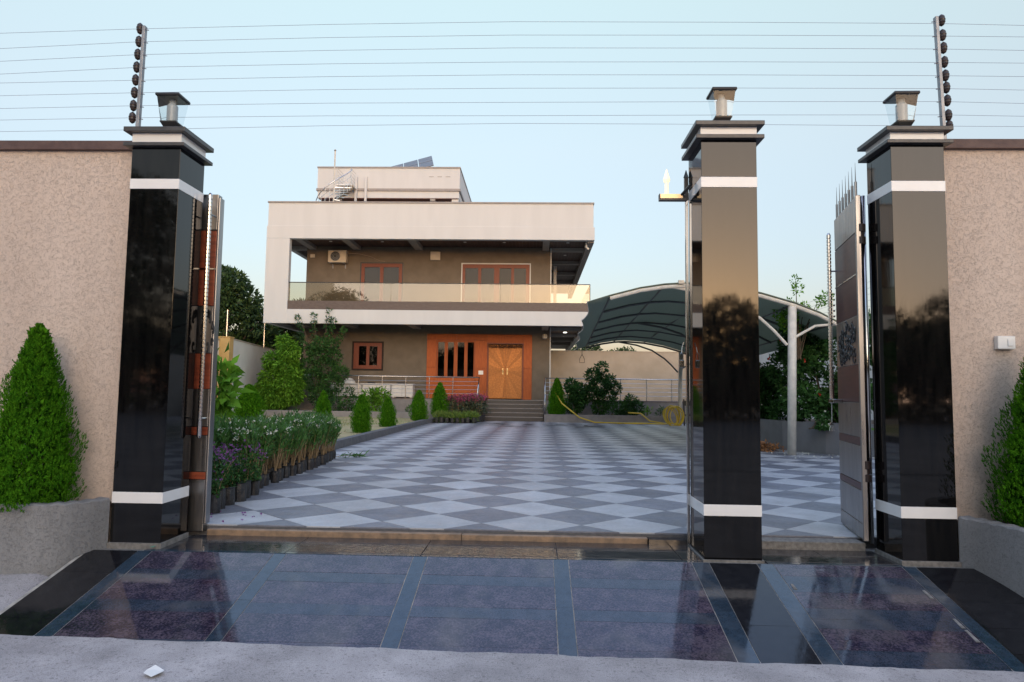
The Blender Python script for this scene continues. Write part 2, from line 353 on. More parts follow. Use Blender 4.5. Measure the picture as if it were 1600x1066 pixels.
# ------------------------------------------------------------------ plants
def clumps(n, centres, radii, shell=.55):
    k = len(centres); wt = np.array([float(np.min(r)) ** 2 for r in radii]); idx = rng.choice(k, n, p=wt / wt.sum())
    d = unit(rng.normal(size=(n, 3))); r = rng.uniform(shell, 1, (n, 1)) ** .6
    C = np.array(centres)[idx]; Rr = np.array(radii)[idx]
    if Rr.ndim == 1: Rr = Rr[:, None]
    return C + d * r * Rr, d
def thuja_mesh(name, H, Rad, n, lf, spr=10, egg=False):
    t = rng.uniform(0, 1, n) ** 1.2
    if egg: prof = lambda t: np.clip(np.sin(np.pi * np.clip(.17 + .83 * t, 0, 1) ** .72) ** .8, 0, 1)
    else: prof = lambda t: np.interp(t, [0, .1, .3, .5, .7, .9, 1.0], [.82, .98, .95, .72, .48, .20, .03])
    a = rng.uniform(0, 2 * np.pi, n)
    lump = 1 + .10 * np.sin(a * 5 + t * 14) + .08 * np.sin(a * 3 - t * 23 + 1) + .05 * np.sin(a * 11 + t * 40)
    pc = rng.uniform(0, 1, (95, 2)) * np.array([2 * np.pi, 1.0]); da = np.abs((a[:, None] - pc[None, :, 0] + np.pi) % (2 * np.pi) - np.pi) * .6; dt = (t[:, None] - pc[None, :, 1]) * 1.6
    lump = lump - .10 + .32 * np.exp(-((da / .13) ** 2 + (dt / .30) ** 2).min(axis=1))
    dep = 1 - np.abs(rng.normal(size=n)) * .16
    rr = Rad * prof(t) * lump * np.clip(dep, .45, 1.05)
    P = np.stack([rr * np.cos(a), rr * np.sin(a), t * H * .95 + .02], 1)
    out = np.stack([np.cos(a), np.sin(a), np.zeros(n)], 1)
    D = unit(out * rng.uniform(.15, .6, (n, 1)) + np.array([0, 0, 1.0]) + rng.normal(size=(n, 3)) * .14)
    tang = np.stack([-np.sin(a), np.cos(a), np.zeros(n)], 1)
    S = unit(tang + rng.normal(size=(n, 3)) * .5)
    Vs = []
    for k in range(spr):
        f = (k + 1) / spr; sgn = 1 if k % 2 else -1
        base = P + D * (lf * 2.2 * f)
        dd = D * .85 + S * sgn * (.7 * (1.1 - f)) + rng.normal(size=(n, 3)) * .12
        Vs.append(leaves(base, dd, lf * (1.3 - .5 * f), lf * .5, .08))
    V = np.concatenate(Vs)
    # dense inner greenery so the crown is not see-through
    ni = n; ti = rng.uniform(0, .93, ni); ai = rng.uniform(0, 6.283, ni); ri = Rad * prof(ti) * rng.uniform(.45, .8, ni)
    Pi = np.stack([ri * np.cos(ai), ri * np.sin(ai), ti * H], 1)
    V = np.concatenate([V, leaves(Pi, rng.normal(size=(ni, 3)) * .5 + np.array([0, 0, 1.0]), lf * 4.5, lf * 2.2)])
    return npmesh(name, V, leafg)
def thuja(name, label, loc, H, Rad, me, group, sc_=None, rz=0.0):
    o = thing(name, label, 'conifer', loc, group)
    f = put('foliage', me, o, loc=(0, 0, 0)); f.rotation_euler = (0, 0, rz)
    if sc_: f.scale = sc_
    t = MB().tube([(0, 0, -.02), (0, 0, H * .5)], [.022, .01], 6).mesh('trunk', bark)
    put('trunk', t, o, loc=(0, 0, 0)); return o
def tree(name, label, loc, H, crown, nleaf, lf, leafmat, group=None, trunk_h=None, tr=.18, cat='tree', seed=0, ncl=26, flat=.7, lean=(0, 0)):
    rd = random.Random(seed); o = thing(name, label, cat, loc, group)
    th = trunk_h or H * .35; mb = MB(); top = Vector((lean[0], lean[1], th))
    mb.tube([(0, 0, -.05), tuple(top * .5 + Vector((rd.uniform(-.1, .1) * tr * 3, 0, 0))), tuple(top)], [tr, tr * .8, tr * .65], 8)
    cs = []; rs = []
    cz = (th * .8 + H) / 2; hz = (H - th * .8) / 2
    for i in range(ncl):
        a = rd.uniform(0, 6.283); u = rd.uniform(-1, 1); q = rd.uniform(.25, .85)
        rr = math.sqrt(max(0, 1 - u * u)) * crown * q
        c = (lean[0] + rr * math.cos(a), lean[1] + rr * math.sin(a), cz + u * hz * .78)
        s = rd.uniform(.20, .36) * crown; cs.append(c); rs.append((s, s, s * flat))
        if i < 12:
            md = (top + Vector(c)) * .5 + Vector((0, 0, -.08 * H * rd.random()))
            mb.tube([tuple(top), tuple(md), c], [tr * .45, tr * .25, tr * .08], 5)
    put('trunk', mb.mesh('trunk', bark), o, loc=(0, 0, 0))
    P, d = clumps(nleaf, cs, rs)
    V = leaves(P, d + rng.normal(size=d.shape) * .7, lf, lf * .5)
    put('crown', npmesh('crown', V, leafmat), o, loc=(0, 0, 0)); return o
def shrub(name, label, loc, cs, rs, n, lf, lw, m, group=None, cat='shrub', stems=6, droop=0.0, up=0.0, flowers=None):
    o = thing(name, label, cat, loc, group); mb = MB()
    for i in range(stems):
        c = cs[i % len(cs)]; e = (c[0] * .9 + random.uniform(-.05, .05), c[1] * .9, c[2])
        mb.tube([(random.uniform(-.05, .05), random.uniform(-.04, .04), -.03), (c[0] * .35, c[1] * .35, c[2] * .55), e], [.018, .013, .005], 5)
    put('stem', mb.mesh('stem', bark), o, loc=(0, 0, 0))
    P, d = clumps(n, cs, rs, .3); P[:, 2] = np.maximum(P[:, 2], .02)
    D = d + rng.normal(size=d.shape) * .6; D[:, 2] += up - droop
    put('foliage', npmesh('foliage', leaves(P, D, lf, lw), m), o, loc=(0, 0, 0))
    if flowers:
        fm, fn, fs, name_ = flowers
        Pf, df = clumps(fn, cs, np.array(rs) * 1.05, .95); Pf[:, 2] = np.maximum(Pf[:, 2], .05)
        V = [leaves(Pf, unit(df + np.array([0, 0, .3])) + rng.normal(size=df.shape) * .8, fs, fs * .8) for _ in range(5)]
        put(name_, npmesh(name_, np.concatenate(V), fm), o, loc=(0, 0, 0))['kind'] = 'stuff'
    return o
# ------------------------------------------------------------------ ground, road, ramp
ZC = .074
struct(MB().box(-300, 300, -300, 300, -1.5, -.62).build('ground', dirt))
def road_z(x, y):
    z = -.283 - .0045 * x
    if x < -3.2 or x > 3.6:
        e = min(1, max(0, (abs(x) - 3.3) / .35)); z += e * .16 * min(1, max(0, (y + 1.35) / 1.1))
    return z
n1, n2 = 420, 130
xs = np.linspace(-13, 13, n1); ys = np.concatenate([np.linspace(-9, -2.2, 20), np.linspace(-2.15, .14, n2 - 20)])
V = []; 
for y in ys:
    for x in xs:
        z = road_z(x, y) + (.0012 * math.sin(x * 7.1 + math.sin(y * 9) * 2) + .0008 * math.sin(x * 19 + y * 11)) * (1 if y > -2 else 0) + random.uniform(-.0009, .0009)
        if -3.42 < x < 3.3 and y > -1.02: z = -.36
        V.append((x, y, z))
F = [(j*n1+i, j*n1+i+1, (j+1)*n1+i+1, (j+1)*n1+i) for j in range(n2-1) for i in range(n1-1)]
me = bpy.data.meshes.new('road'); me.from_pydata(V, [], F); me.materials.append(concrete); me.shade_smooth()
struct(put('road', me))
struct(MB().box(-120, 120, -60, -9, -.45, -.287).build('far_road', concrete))
struct(MB().box(-120, 120, -140, -60, -.5, -.27).build('verge', dirt))
struct(MB().box(-120, -13, -9, .1, -.5, -.30).box(13, 120, -9, .1, -.5, -.30).build('roadside', dirt))

S_, Y0_ = .25, -.08
lightgrout = mat('pale_joint_cement', (.40, .37, .32), (.20, .19, .17), scale=12, rough=.9)
def rz_(y): return S_ * (y - Y0_)
ramp = struct(MB().hexa([(-3.45, -1.36, -.6), (3.42, -1.36, -.6), (3.42, Y0_, -.6), (-3.45, Y0_, -.6),
    (-3.45, -1.36, rz_(-1.36) - .004), (3.42, -1.36, rz_(-1.36) - .004), (3.42, Y0_, -.004), (-3.45, Y0_, -.004)]).build('ramp', lightgrout))
def slab(x0, x1, y0, y1, m, parent=ramp, dz=0.0, label=None, name='slab'):
    x0 += random.uniform(.002, .0042); x1 -= random.uniform(.002, .0042); y0 += .0011; y1 -= .0011
    t = random.uniform(-.0012, .0012)
    b = MB().hexa([(x0, y0, rz_(y0) - .016), (x1, y0, rz_(y0) - .016), (x1, y1, rz_(y1) - .016), (x0, y1, rz_(y1) - .016),
               (x0, y0, rz_(y0) + dz + t), (x1, y0, rz_(y0) + dz), (x1, y1, rz_(y1) + dz - t), (x0, y1, rz_(y1) + dz)])
    return b.build(name, m, parent)
midgrey = speckle('violet_grey_granite', (.021, .034, .055), (.075, .075, .10), 110, .07)
X = [-3.04, -2.925, -1.975, -1.875, -.90, -.79, .165, .28, 1.205, 1.335, 1.69, 1.81, 2.76, 2.86]
YE = -1.34
for a, b in ((-2.925, -1.975), (-1.875, -.90), (-.79, .165), (.28, 1.205)):
    yb = [-.085, -.345, -.475, -.745, -.87, -1.16, YE]
    for k in range(6): slab(a, b, yb[k + 1], yb[k], midgrey if k in (1, 3, 5) and not (k == 5 and a > -2) else purple)
yb = [-.085, -.135, -.25, -.465, -.66, -.785, -.885, -1.0, -1.10, -1.235, YE]
for k in range(10): slab(1.81, 2.76, yb[k + 1], yb[k], midgrey if k in (2, 4, 5, 8, 9) else purple)
for a, b in ((-3.04, -2.925), (-1.975, -1.875), (-.90, -.79), (.165, .28), (1.205, 1.335), (1.69, 1.81), (2.76, 2.86)):
    for q in ((-.085, -.72), (-.72, YE)): slab(a, b, q[1], q[0], bluegrey)
for q in ((-.085, -.87), (-.87, YE)): slab(1.335, 1.69, q[1], q[0], blackslab)
for q in ((-.085, -.41), (-.41, -.98), (-.98, YE)): slab(-3.42, -3.04, q[1], q[0], blackslab)
for q in ((-.085, -.281), (-.281, -.547), (-.547, -.84), (-.84, -1.1), (-1.1, YE)): slab(2.86, 3.38, q[1], q[0], blackslab)
for cx, cy, ln in ((2.72, -.46, .10), (2.72, -.80, .10), (2.72, -.93, .12), (1.83, -.40, .07)):      # worn cement patches beside the joints
    z = rz_(cy) + .002
    MB().hexa([(cx, cy - ln/2, rz_(cy - ln/2)), (cx + .025, cy - ln/2, rz_(cy - ln/2)), (cx + .022, cy + ln/2, rz_(cy + ln/2)), (cx + .004, cy + ln/2, rz_(cy + ln/2)),
               (cx, cy - ln/2, rz_(cy - ln/2) + .003), (cx + .025, cy - ln/2, rz_(cy - ln/2) + .003), (cx + .022, cy + ln/2, rz_(cy + ln/2) + .003), (cx + .004, cy + ln/2, rz_(cy + ln/2) + .003)]).build('grout_patch', grout, ramp)
# apron between the pillars
apron = struct(MB().box(-3.5, 3.5, -.083, .62, -.5, -.014).build('apron', grout))
def aslab(x0, x1, y0, y1, m=None): MB().box(x0 + .003, x1 - .003, y0 + .003, y1 - .003, -.013, random.uniform(-.001, .001)).build('slab', m or apronm, apron, bevel=.0015)
for a, b in ((-2.905, -1.9), (-1.9, -.85), (-.85, .2), (.2, 1.15)):
    aslab(a, b, -.02, .25); aslab(a, b, .25, .52)
aslab(1.15, 1.30, -.02, .25); aslab(1.15, 1.30, .25, .52)
for a, b in ((1.78, 2.3), (2.3, 2.79)): aslab(a, b, -.02, .22); aslab(a, b, .22, .42)
for a, b in ((-3.0, -1.9), (-1.9, -.85), (-.85, .2), (.2, 1.3), (1.78, 2.79)): aslab(a, b, -.08, -.023, bluegrey)
sill = struct(MB().box(-2.80, -.6, .535, .60, -.01, .046).box(-.597, .98, .535, .60, -.01, .043).build('threshold', sillm, bevel=.006))
MB().box(.985, 1.30, .50, .60, -.01, .04).build('dark_sill', apronm, sill)
MB().box(1.78, 2.74, .43, .60, -.01, .06).build('concrete_sill', grout, sill)

# ------------------------------------------------------------------ courtyard tiles
court = struct(MB().box(-4.0, 9.6, .60, 31, -.4, ZC - .012).build('courtyard', tilebed))
def clip(poly, nx, ny, c):           # keep nx*x+ny*y>=c
    out = []
    for i in range(len(poly)):
        a, b = poly[i], poly[(i + 1) % len(poly)]
        da = nx * a[0] + ny * a[1] - c; db = nx * b[0] + ny * b[1] - c
        if da >= 0: out.append(a)
        if (da >= 0) != (db >= 0):
            t = da / (da - db); out.append((a[0] + t * (b[0] - a[0]), a[1] + t * (b[1] - a[1])))
    return out
HX, HY = .4525, .4245
tiles = []
for i in range(-14, 34):
    for j in range(-4, 60):
        cx = HX * (i) ; cy = .472 + HY * j + HY
        if (i + j) % 2: continue
        # lattice point (cx,cy) with i+j even: light when i even
        px = cx + .012 * (cy - .5) - .005
        g = .994
        poly = [(px, cy - HY * g), (px + HX * g, cy), (px, cy + HY * g), (px - HX * g, cy)]
        for nx, ny, c in ((1, 0, -3.95), (-1, 0, -9.5), (0, 1, .612), (0, -1, -23.5)): 
            if len(poly) > 2: poly = clip(poly, nx, ny, c)
        if len(poly) > 2: tiles.append((cy, px, poly, i % 2 == 0))
tiles.sort(key=lambda t: t[0] + (40 if t[1] > 5.9 else 0))
for cy, px, poly, light in tiles[:298]:
    dz = random.uniform(-.0008, .0008)
    MB().prism(poly, ZC - .011, ZC + dz).build('tile', tileL if light else tileD, court)
for lg in (True, False):
    mb = MB()
    for cy, px, poly, light in tiles[298:]:
        if light == lg: mb.prism(poly, ZC - .011, ZC)
    o = mb.build('distant_pale_tiles' if lg else 'distant_slate_tiles', tileL if lg else tileD, court); o['kind'] = 'stuff'
# dried water and dirt marks near the steps
mb = MB()
for k in range(46):
    cx = random.choice([random.uniform(-4 + 2.0, .0), random.uniform(.4, 2.6)]); cy = random.uniform(18.6, 21.6)
    L = random.uniform(.1, .55); W = random.uniform(.05, .22); a = random.uniform(-.3, .3)
    pts = [(cx + L * math.cos(t) * random.uniform(.6, 1) , cy + W * math.sin(t) * random.uniform(.6, 1) + L * math.cos(t) * a, ZC + .004 + k * .0001) for t in [i * .785 for i in range(8)]]
    mb.poly(pts)
tag(mb.build('dirt_marks', mat('dried_dirt', (.10, .095, .09), (.07, .065, .06), scale=9, rough=.9)), kind='stuff')

# ------------------------------------------------------------------ gate pillars
def pillar(label, x0, x1, y0, y1, g, t2, t1, b2, b1, c, ov=.05):
    o = thing('gate_pillar', label, 'pillar', ((x0 + x1) / 2, (y0 + y1) / 2, 0), 'black granite gate pillars')
    def bx(n, m, z0, z1, e=0.0, bev=.002): MB().box(x0 - e, x1 + e, y0 - e, y1 + e, z0, z1).build(n, m, o, bevel=bev)
    bx('granite_block', granite, g - .1, b2); bx('white_band', whitetile, b2, b1, .003); bx('granite_block', granite, b1, t2)
    bx('white_band', whitetile, t2, t1, .003); bx('granite_block', granite, t1, c[0]); bx('coping_slab', coping, c[0], c[1], ov, .004)
    bx('neck_band', whitetile, c[1], c[2], .004); bx('coping_slab', coping, c[2], c[3], ov + .003, .004)
    MB().box(x0 - .013, x1 + .013, y0 - .014, y1 + .01, -.06, g + .004).build('mortar_joint', grout, o)
    return o
pillar('left black granite gate pillar beside the sliding gate end', -3.332, -2.927, .026, .437, .03, 2.884, 2.968, .340, .427, (3.232, 3.262, 3.352, 3.392))
pillar('middle black granite pillar carrying a small bracket finial, between the wide and narrow gateways', 1.321, 1.759, 0, .442, 0, 2.908, 2.992, .332, .418, (3.292, 3.325, 3.40, 3.436))
pillar('right black granite gate pillar beside the open narrow gate', 2.817, 3.231, .01, .40, .02, 2.884, 2.968, .340, .427, (3.26, 3.29, 3.362, 3.397))

# ------------------------------------------------------------------ pillar lamps
def lamp(label, x, y, z, rz=0.0):
    o = thing('pillar_lamp', label, 'lamp', (x, y, z), 'lamps on the gate pillars'); o.rotation_euler = (0, 0, rz); o.scale = (.92, .92, 1)
    def P(mb, n, m, b=0, sm=False): 
        ob = put(n, mb.mesh(n, m, sm), o, b, loc=(0, 0, 0)); return ob
    P(MB().lathe([(.055, 0), (.05, .012), (.038, .02), (.036, .06), (.045, .07)], seg=20), 'stem', blackm, 0, True)
    def fr(z0, s0, z1, s1): return [(-s0, -s0, z0), (s0, -s0, z0), (s0, s0, z0), (-s0, s0, z0), (-s1, -s1, z1), (s1, -s1, z1), (s1, s1, z1), (-s1, s1, z1)]
    P(MB().hexa(fr(.068, .05, .105, .072)).hexa(fr(.105, .074, .118, .076)), 'lower_frame', blackm, .002)
    g = MB(); a, b = fr(.119, .070, .322, .098)[:4], fr(.119, .070, .322, .098)[4:]
    for i in range(4): j = (i + 1) % 4; g.poly([a[i], a[j], b[j], b[i]])
    P(g, 'glass_shade', lampglass)
    pr = [(.040, .119)]
    for k in range(9): pr += [(.050, .128 + k * .017), (.044, .1365 + k * .017)]
    P(MB().lathe(pr + [(.03, .29), (.03, .32)], seg=20), 'bulb', mat('frosted_lamp_lens', (.40, .45, .48), (.32, .36, .39), rough=.25), 0, True)
    P(MB().hexa(fr(.322, .104, .333, .112)).hexa(fr(.333, .112, .350, .108)), 'cap', blackm, .003)
    return o
lamp('square black lamp on top of the left gate pillar', -3.115, .21, 3.392, .02)
lamp('square black lamp on top of the middle gate pillar', 1.545, .21, 3.436)
lamp('square black lamp on top of the right gate pillar', 3.015, .20, 3.397, -.02)

# ------------------------------------------------------------------ front boundary walls and curved planters
for lab, x0, x1, cx in (('beige textured boundary wall left of the gate', -9.5, -3.345, -1), ('beige textured boundary wall right of the gate, with a white switch box', 3.262, 9.5, 1)):
    z = 3.245 if cx < 0 else 3.272
    o = thing('boundary_wall', lab, 'wall', ((x0 + x1) / 2, .3, 0), 'textured front boundary walls')
    MB().box(x0, x1, .15, .38, -.3, z).build('wall_face', plaster, o)
    MB().box(x0 - (.0 if cx < 0 else -.01), x1 - (.01 if cx < 0 else .0), .11, .42, z, z + .078).build('wall_cap', browncap, o, bevel=.004)
def planter(label, plan, ztop):
    o = thing('planter', label, 'planter', (plan[0][0], plan[0][1], 0), 'curved grey planters at the foot of the walls')
    # smooth the plan
    pts = [Vector((p[0], p[1], 0)) for p in plan]
    sm = []
    for i in range(len(pts) - 1):
        p0 = pts[max(i - 1, 0)]; p1 = pts[i]; p2 = pts[i + 1]; p3 = pts[min(i + 2, len(pts) - 1)]
        for k in range(8):
            t = k / 8; sm.append(.5 * ((2 * p1) + (-p0 + p2) * t + (2 * p0 - 5 * p1 + 4 * p2 - p3) * t * t + (-p0 + 3 * p1 - 3 * p2 + p3) * t ** 3))
    sm.append(pts[-1])
    mb = MB(); n = len(sm); V = []; wd = .10
    for i, p in enumerate(sm):
        d = (sm[min(i + 1, n - 1)] - sm[max(i - 1, 0)]).normalized(); nn = Vector((-d.y, d.x, 0))
        if nn.y < 0 and abs(nn.y) > .3: nn = -nn
        if abs(nn.y) <= .3 and (nn.x > 0) == (plan[0][0] < 0): nn = -nn if plan[0][0] < 0 and nn.x > 0 else nn
        q = p + nn * wd
        zt = ztop + .004 * math.sin(i * 1.3)
        V += [(p.x, p.y, -.55), (p.x, p.y, zt - .012), (p.x + (q.x - p.x) * .12, p.y + (q.y - p.y) * .12, zt), (q.x, q.y, zt), (q.x, q.y, -.2)]
    F = [(i*5+k, (i+1)*5+k, (i+1)*5+k+1, i*5+k+1) for i in range(n-1) for k in range(4)]
    F += [(4, 3, 2, 1, 0), tuple((n - 1) * 5 + k for k in range(5))]
    me = bpy.data.meshes.new('planter_wall'); me.from_pydata(V, [], F); me.materials.append(planterm); put('planter_wall', me, o)
    b = MB(); b.poly([(p.x * 1.0, p.y + .02, ztop - .05) for p in sm] + [(sm[-1].x, .15, ztop - .05), (sm[0].x, .15, ztop - .05)])
    b.build('soil', soil, o); return o
planter('curved grey textured planter under the left wall', [(-3.345, .02), (-3.42, -.15), (-3.56, -.30), (-3.85, -.37), (-4.3, -.38), (-5.2, -.36), (-6.5, -.30), (-9.5, -.3)], .378)
planter('curved grey textured planter under the right wall', [(3.245, .02), (3.30, -.14), (3.345, -.32), (3.385, -.55), (3.45, -.80), (3.62, -1.0), (3.95, -1.1), (5.0, -1.1), (9.5, -1.1)], .36)

# ------------------------------------------------------------------ electric fence
def fpost(label, x0, z0, x1, z1, side, iz):
    o = thing('fence_post', label, 'fence post', (x0, .25, z0), 'electric fence posts on the front wall')
    MB().hexa([(x0 - .014, .235, z0), (x0 + .014, .235, z0), (x0 + .014, .275, z0), (x0 - .014, .275, z0),
               (x1 - .013, .235, z1), (x1 + .013, .235, z1), (x1 + .013, .275, z1), (x1 - .013, .275, z1)]).build('post_bar', galv, o, bevel=.003)
    for i, (ix, z) in enumerate(iz):
        h = .052
        mb = MB(); pr = []
        for k in range(10):
            t = math.pi * k / 9; pr.append((.027 * math.sin(t) ** .5 * (1 if k % 2 else .9) + .004, -h + 2 * h * k / 9))
        mb.lathe(pr, (ix, .25, z), 14)
        ob = mb.build('insulator', insul, o)
        MB().tube([(ix, .25, z), (x0 + (x1 - x0) * (z - z0) / (z1 - z0) + side * .04, .25, z - .015)], .004, 6).build('bolt', galv, ob)
    return o
Lz = [4.377, 4.261, 4.145, 4.03, 3.915, 3.801, 3.686, 3.578]; Rz = [4.424, 4.295, 4.184, 4.062, 3.945, 3.841, 3.73, 3.604, 3.51]
fpost('grey electric fence post with black insulators above the left pillar', -3.437, 3.32, -3.425, 4.40, 1, [(-3.463 - .0033 * i, z) for i, z in enumerate(Lz)])
fpost('grey electric fence post with black insulators above the right pillar', 3.385, 3.35, 3.352, 4.455, -1, [(3.395 + .004 * i, z) for i, z in enumerate(Rz)])
w0 = [4.34, 4.2, 4.084, 3.968, 3.888, 3.773, 3.658, 3.555, 3.452]; w1 = [4.375, 4.258, 4.142, 4.027, 3.912, 3.80, 3.684, 3.577, 3.47]
w2 = [4.427, 4.308, 4.194, 4.069, 3.956, 3.838, 3.714, 3.597, 3.53]; w3 = [4.396, 4.287, 4.174, 4.058, 3.943, 3.832, 3.72, 3.606, 3.51]; w4 = [4.377, 4.277, 4.16, 4.05, 3.934, 3.818, 3.703, 3.594, 3.506]
ordn = ['topmost', 'second from the top', 'third from the top', 'fourth from the top', 'middle', 'fourth from the bottom', 'third from the bottom', 'second from the bottom', 'lowest']
for i in range(9):
    o = MB().tube([(-9.5, .25, w0[i] - .12), (-4.7, .25, w0[i]), (-3.47, .25, w1[i]), (-1.8, .25, (w1[i] + w2[i]) / 2 + .008), (-.2, .25, w2[i]), (1.7, .25, (w2[i] + w3[i]) / 2 + .003), (3.39, .25, w3[i]), (4.07, .25, w4[i]), (9.5, .25, w4[i] - .12)], .0015, 5).build('fence_wire', wirem)
    tag(o, 'thin electric fence wire crossing the sky, ' + ordn[i] + ' of the nine', 'wire', 'electric fence wires over the gate')

# ------------------------------------------------------------------ sliding gate (left)
def ringed(mb, p0, p1, r, step=.034, rr=1.22):
    p0 = Vector(p0); p1 = Vector(p1); d = p1 - p0; n = int(d.length / step); pts = []; rad = []
    pts.append(p0 - d.normalized() * .02); rad.append(r * .5)
    for i in range(n):
        a = p0 + d * (i / n)
        for t, q in ((0, 1.0), (.70, 1.0), (.76, .62), (.94, .62)):
            pts.append(a + d * (t / n)); rad.append(r * q if 2 < i < n - 1 else r)
    pts.append(p1); rad.append(r); pts.append(p1 + d.normalized() * .02); rad.append(r * .5)
    mb.tube(pts, rad, 12); return mb
g = thing('sliding_gate', 'steel sliding gate with red wood panels and long ringed handle, behind the left pillar', 'gate', (-3.6, .58, .03))
GX0, GX1 = -4.6, -2.83
segs = [(2.665, 2.985, steelm, 'steel_sheet'), (2.318, 2.655, gatewood, 'wood_panel'), (1.985, 2.306, gatewood, 'wood_panel'), (1.565, 1.98, steelm, 'scroll_panel'),
        (1.252, 1.56, gatewood, 'wood_panel'), (.925, 1.248, steelm, 'steel_sheet'), (.85, .92, gatewood, 'wood_strip'), (.537, .846, steelm, 'steel_sheet'), (.47, .532, gatewood, 'wood_strip'), (.03, .466, steelm, 'steel_sheet')]
for z0, z1, m_, n_ in segs:
    ob = MB().box(GX0, GX1, .52, .60, z0, z1).build(n_, m_, g, bevel=.003)
MB().box(GX0, GX1 - .003, .53, .59, .03, 2.98).build('gate_core', blackm, g)
MB().box(GX0, GX1 + .002, .512, .525, 2.306, 2.318).build('steel_rod', steelp, g)
MB().box(GX1, GX1 + .018, .525, .61, .09, 2.96).build('end_frame', steelm, g, bevel=.006)
ringed(MB(), (-2.857, .43, .85), (-2.857, .43, 2.95), .020).build('handle', steelp, g)
for z in (1.0, 2.78): MB().tube([(-2.857, .43, z), (-2.84, .52, z)], .008, 8).build('handle_bracket', steelp, g)
def scrolls(parent, fx, n, seed, m_=None):
    rd = random.Random(seed); mb = MB()
    for k in range(n):
        u0, v0 = rd.uniform(.08, .92), rd.uniform(.1, .9); s = rd.uniform(.10, .2); a0 = rd.uniform(0, 6.28); sg = rd.choice([-1, 1])
        mb.tube([fx(u0 + s * (1 - t / 16) * math.cos(a0 + sg * t * .42) * .5, v0 + s * (1 - t / 16) * math.sin(a0 + sg * t * .42)) for t in range(15)], .006, 5)
    mb.build('scroll_work', m_ or blackm, parent)
scrolls(g, lambda u, v: (-2.96 + .15 * u, .517, 1.57 + .40 * v), 12, 3)

# ------------------------------------------------------------------ narrow swing gate (right), open
g = thing('swing_gate', 'narrow steel and brown panel gate standing open beside the right pillar', 'gate', (2.745, .42, .08))
P0 = Vector((2.735, .40, 0)); P1 = Vector((2.905, 1.20, 0)); dv = (P1 - P0).normalized(); nv = Vector((dv.y, -dv.x, 0))
def gp(u, v, z): p = P0 + dv * u + nv * v; return (p.x, p.y, z)
GL = (P1 - P0).length
def gbox(mb, u0, u1, v0, v1, z0, z1): return mb.hexa([gp(u0, v0, z0), gp(u1, v0, z0), gp(u1, v1, z0), gp(u0, v1, z0), gp(u0, v0, z1), gp(u1, v0, z1), gp(u1, v1, z1), gp(u0, v1, z1)])
segs = [(2.655, 2.955, steelm, 'steel_sheet'), (2.30, 2.648, gatewood2, 'brown_panel'), (1.95, 2.293, gatewood2, 'brown_panel'), (1.535, 1.945, steelm, 'scroll_panel'), (1.215, 1.53, gatewood2, 'brown_panel'),
        (.925, 1.21, steelm, 'steel_sheet'), (.855, .92, gatewood2, 'brown_strip'), (.55, .85, steelm, 'steel_sheet'), (.49, .545, gatewood2, 'brown_strip'), (.22, .485, steelm, 'steel_sheet'), (.09, .215, steelm, 'steel_sheet')]
for z0, z1, m_, n_ in segs: gbox(MB(), .03, GL, -.02, .02, z0, z1).build(n_, m_, g, bevel=.003)
gbox(MB(), 0, .03, -.022, .022, .08, 2.97).build('stile', steelm, g, bevel=.006)
gbox(MB(), .035, GL - .005, -.014, .014, .09, 2.95).build('gate_core', blackm, g)
gbox(MB(), .03, GL, -.024, -.019, 2.288, 2.30).build('steel_rod', steelp, g)
for k in range(7):
    u = .06 + k * (GL - .10) / 6; ob = MB().tube([gp(u, 0, 2.95), gp(u, 0, 3.10)], .012, 8).build('spike', steelm, g)
    MB().tube([gp(u, 0, 3.10), gp(u, 0, 3.27)], [.005, .001], 6).build('spike_tip', steelm, ob)
ringed(MB(), gp(GL - .06, -.085, 1.24), gp(GL - .06, -.085, 2.80), .020).build('handle', steelp, g)
MB().tube([gp(GL - .06, -.085, 2.45), gp(GL - .06, -.02, 2.45)], .008, 8).build('handle_bracket', steelp, g)
mb = MB(); gbox(mb, GL - .20, GL + .02, -.10, -.02, 1.20, 1.235); mb.build('latch_bar', steelp, g, bevel=.004)
scrolls(g, lambda u, v: gp(.06 + u * (GL - .12), -.023, 1.55 + .38 * v), 46, 9)
MB().tube([(2.795, .435, .06), (2.795, .435, 2.97)], .018, 14).build('hinge_post', steelp, g, smooth=True)
MB().box(2.776, 2.816, .448, .52, .04, 2.97).build('post_plate', blackm, g)
for z in (2.55, .56):
    h = MB().lathe([(.038, 0), (.038, .06), (.028, .066), (.028, .10), (.038, .106), (.038, .17)], (2.765, .425, z), 14).build('hinge', insul, g)
k = thing('key_bunch', 'small bunch of keys hanging from the narrow gate latch', 'keys', (gp(GL - .07, -.09, 1.2)))
MB().tube([gp(GL - .07, -.09, 1.2), gp(GL - .068, -.092, 1.02)], .003, 5).build('cord', whitepl, k)
for q in range(4):
    kk = MB(); a = q * .5 - .7; x_, y_, z_ = gp(GL - .068, -.092, 1.02)
    kk.hexa([(x_ - .012 + a * .02, y_ - .002 + q * .005, z_ - .03), (x_ + .012 + a * .02, y_ - .002 + q * .005, z_ - .03), (x_ + .012 + a * .02, y_ + .001 + q * .005, z_ - .03), (x_ - .012 + a * .02, y_ + .001 + q * .005, z_ - .03),
             (x_ - .008, y_ - .002 + q * .005, z_), (x_ + .008, y_ - .002 + q * .005, z_), (x_ + .008, y_ + .001 + q * .005, z_), (x_ - .008, y_ + .001 + q * .005, z_)])
    kk.tube([(x_ + a * .02, y_ + q * .005, z_ - .03), (x_ + a * .035, y_ + q * .005, z_ - .085)], .003, 4); kk.build('key', steelp, k)
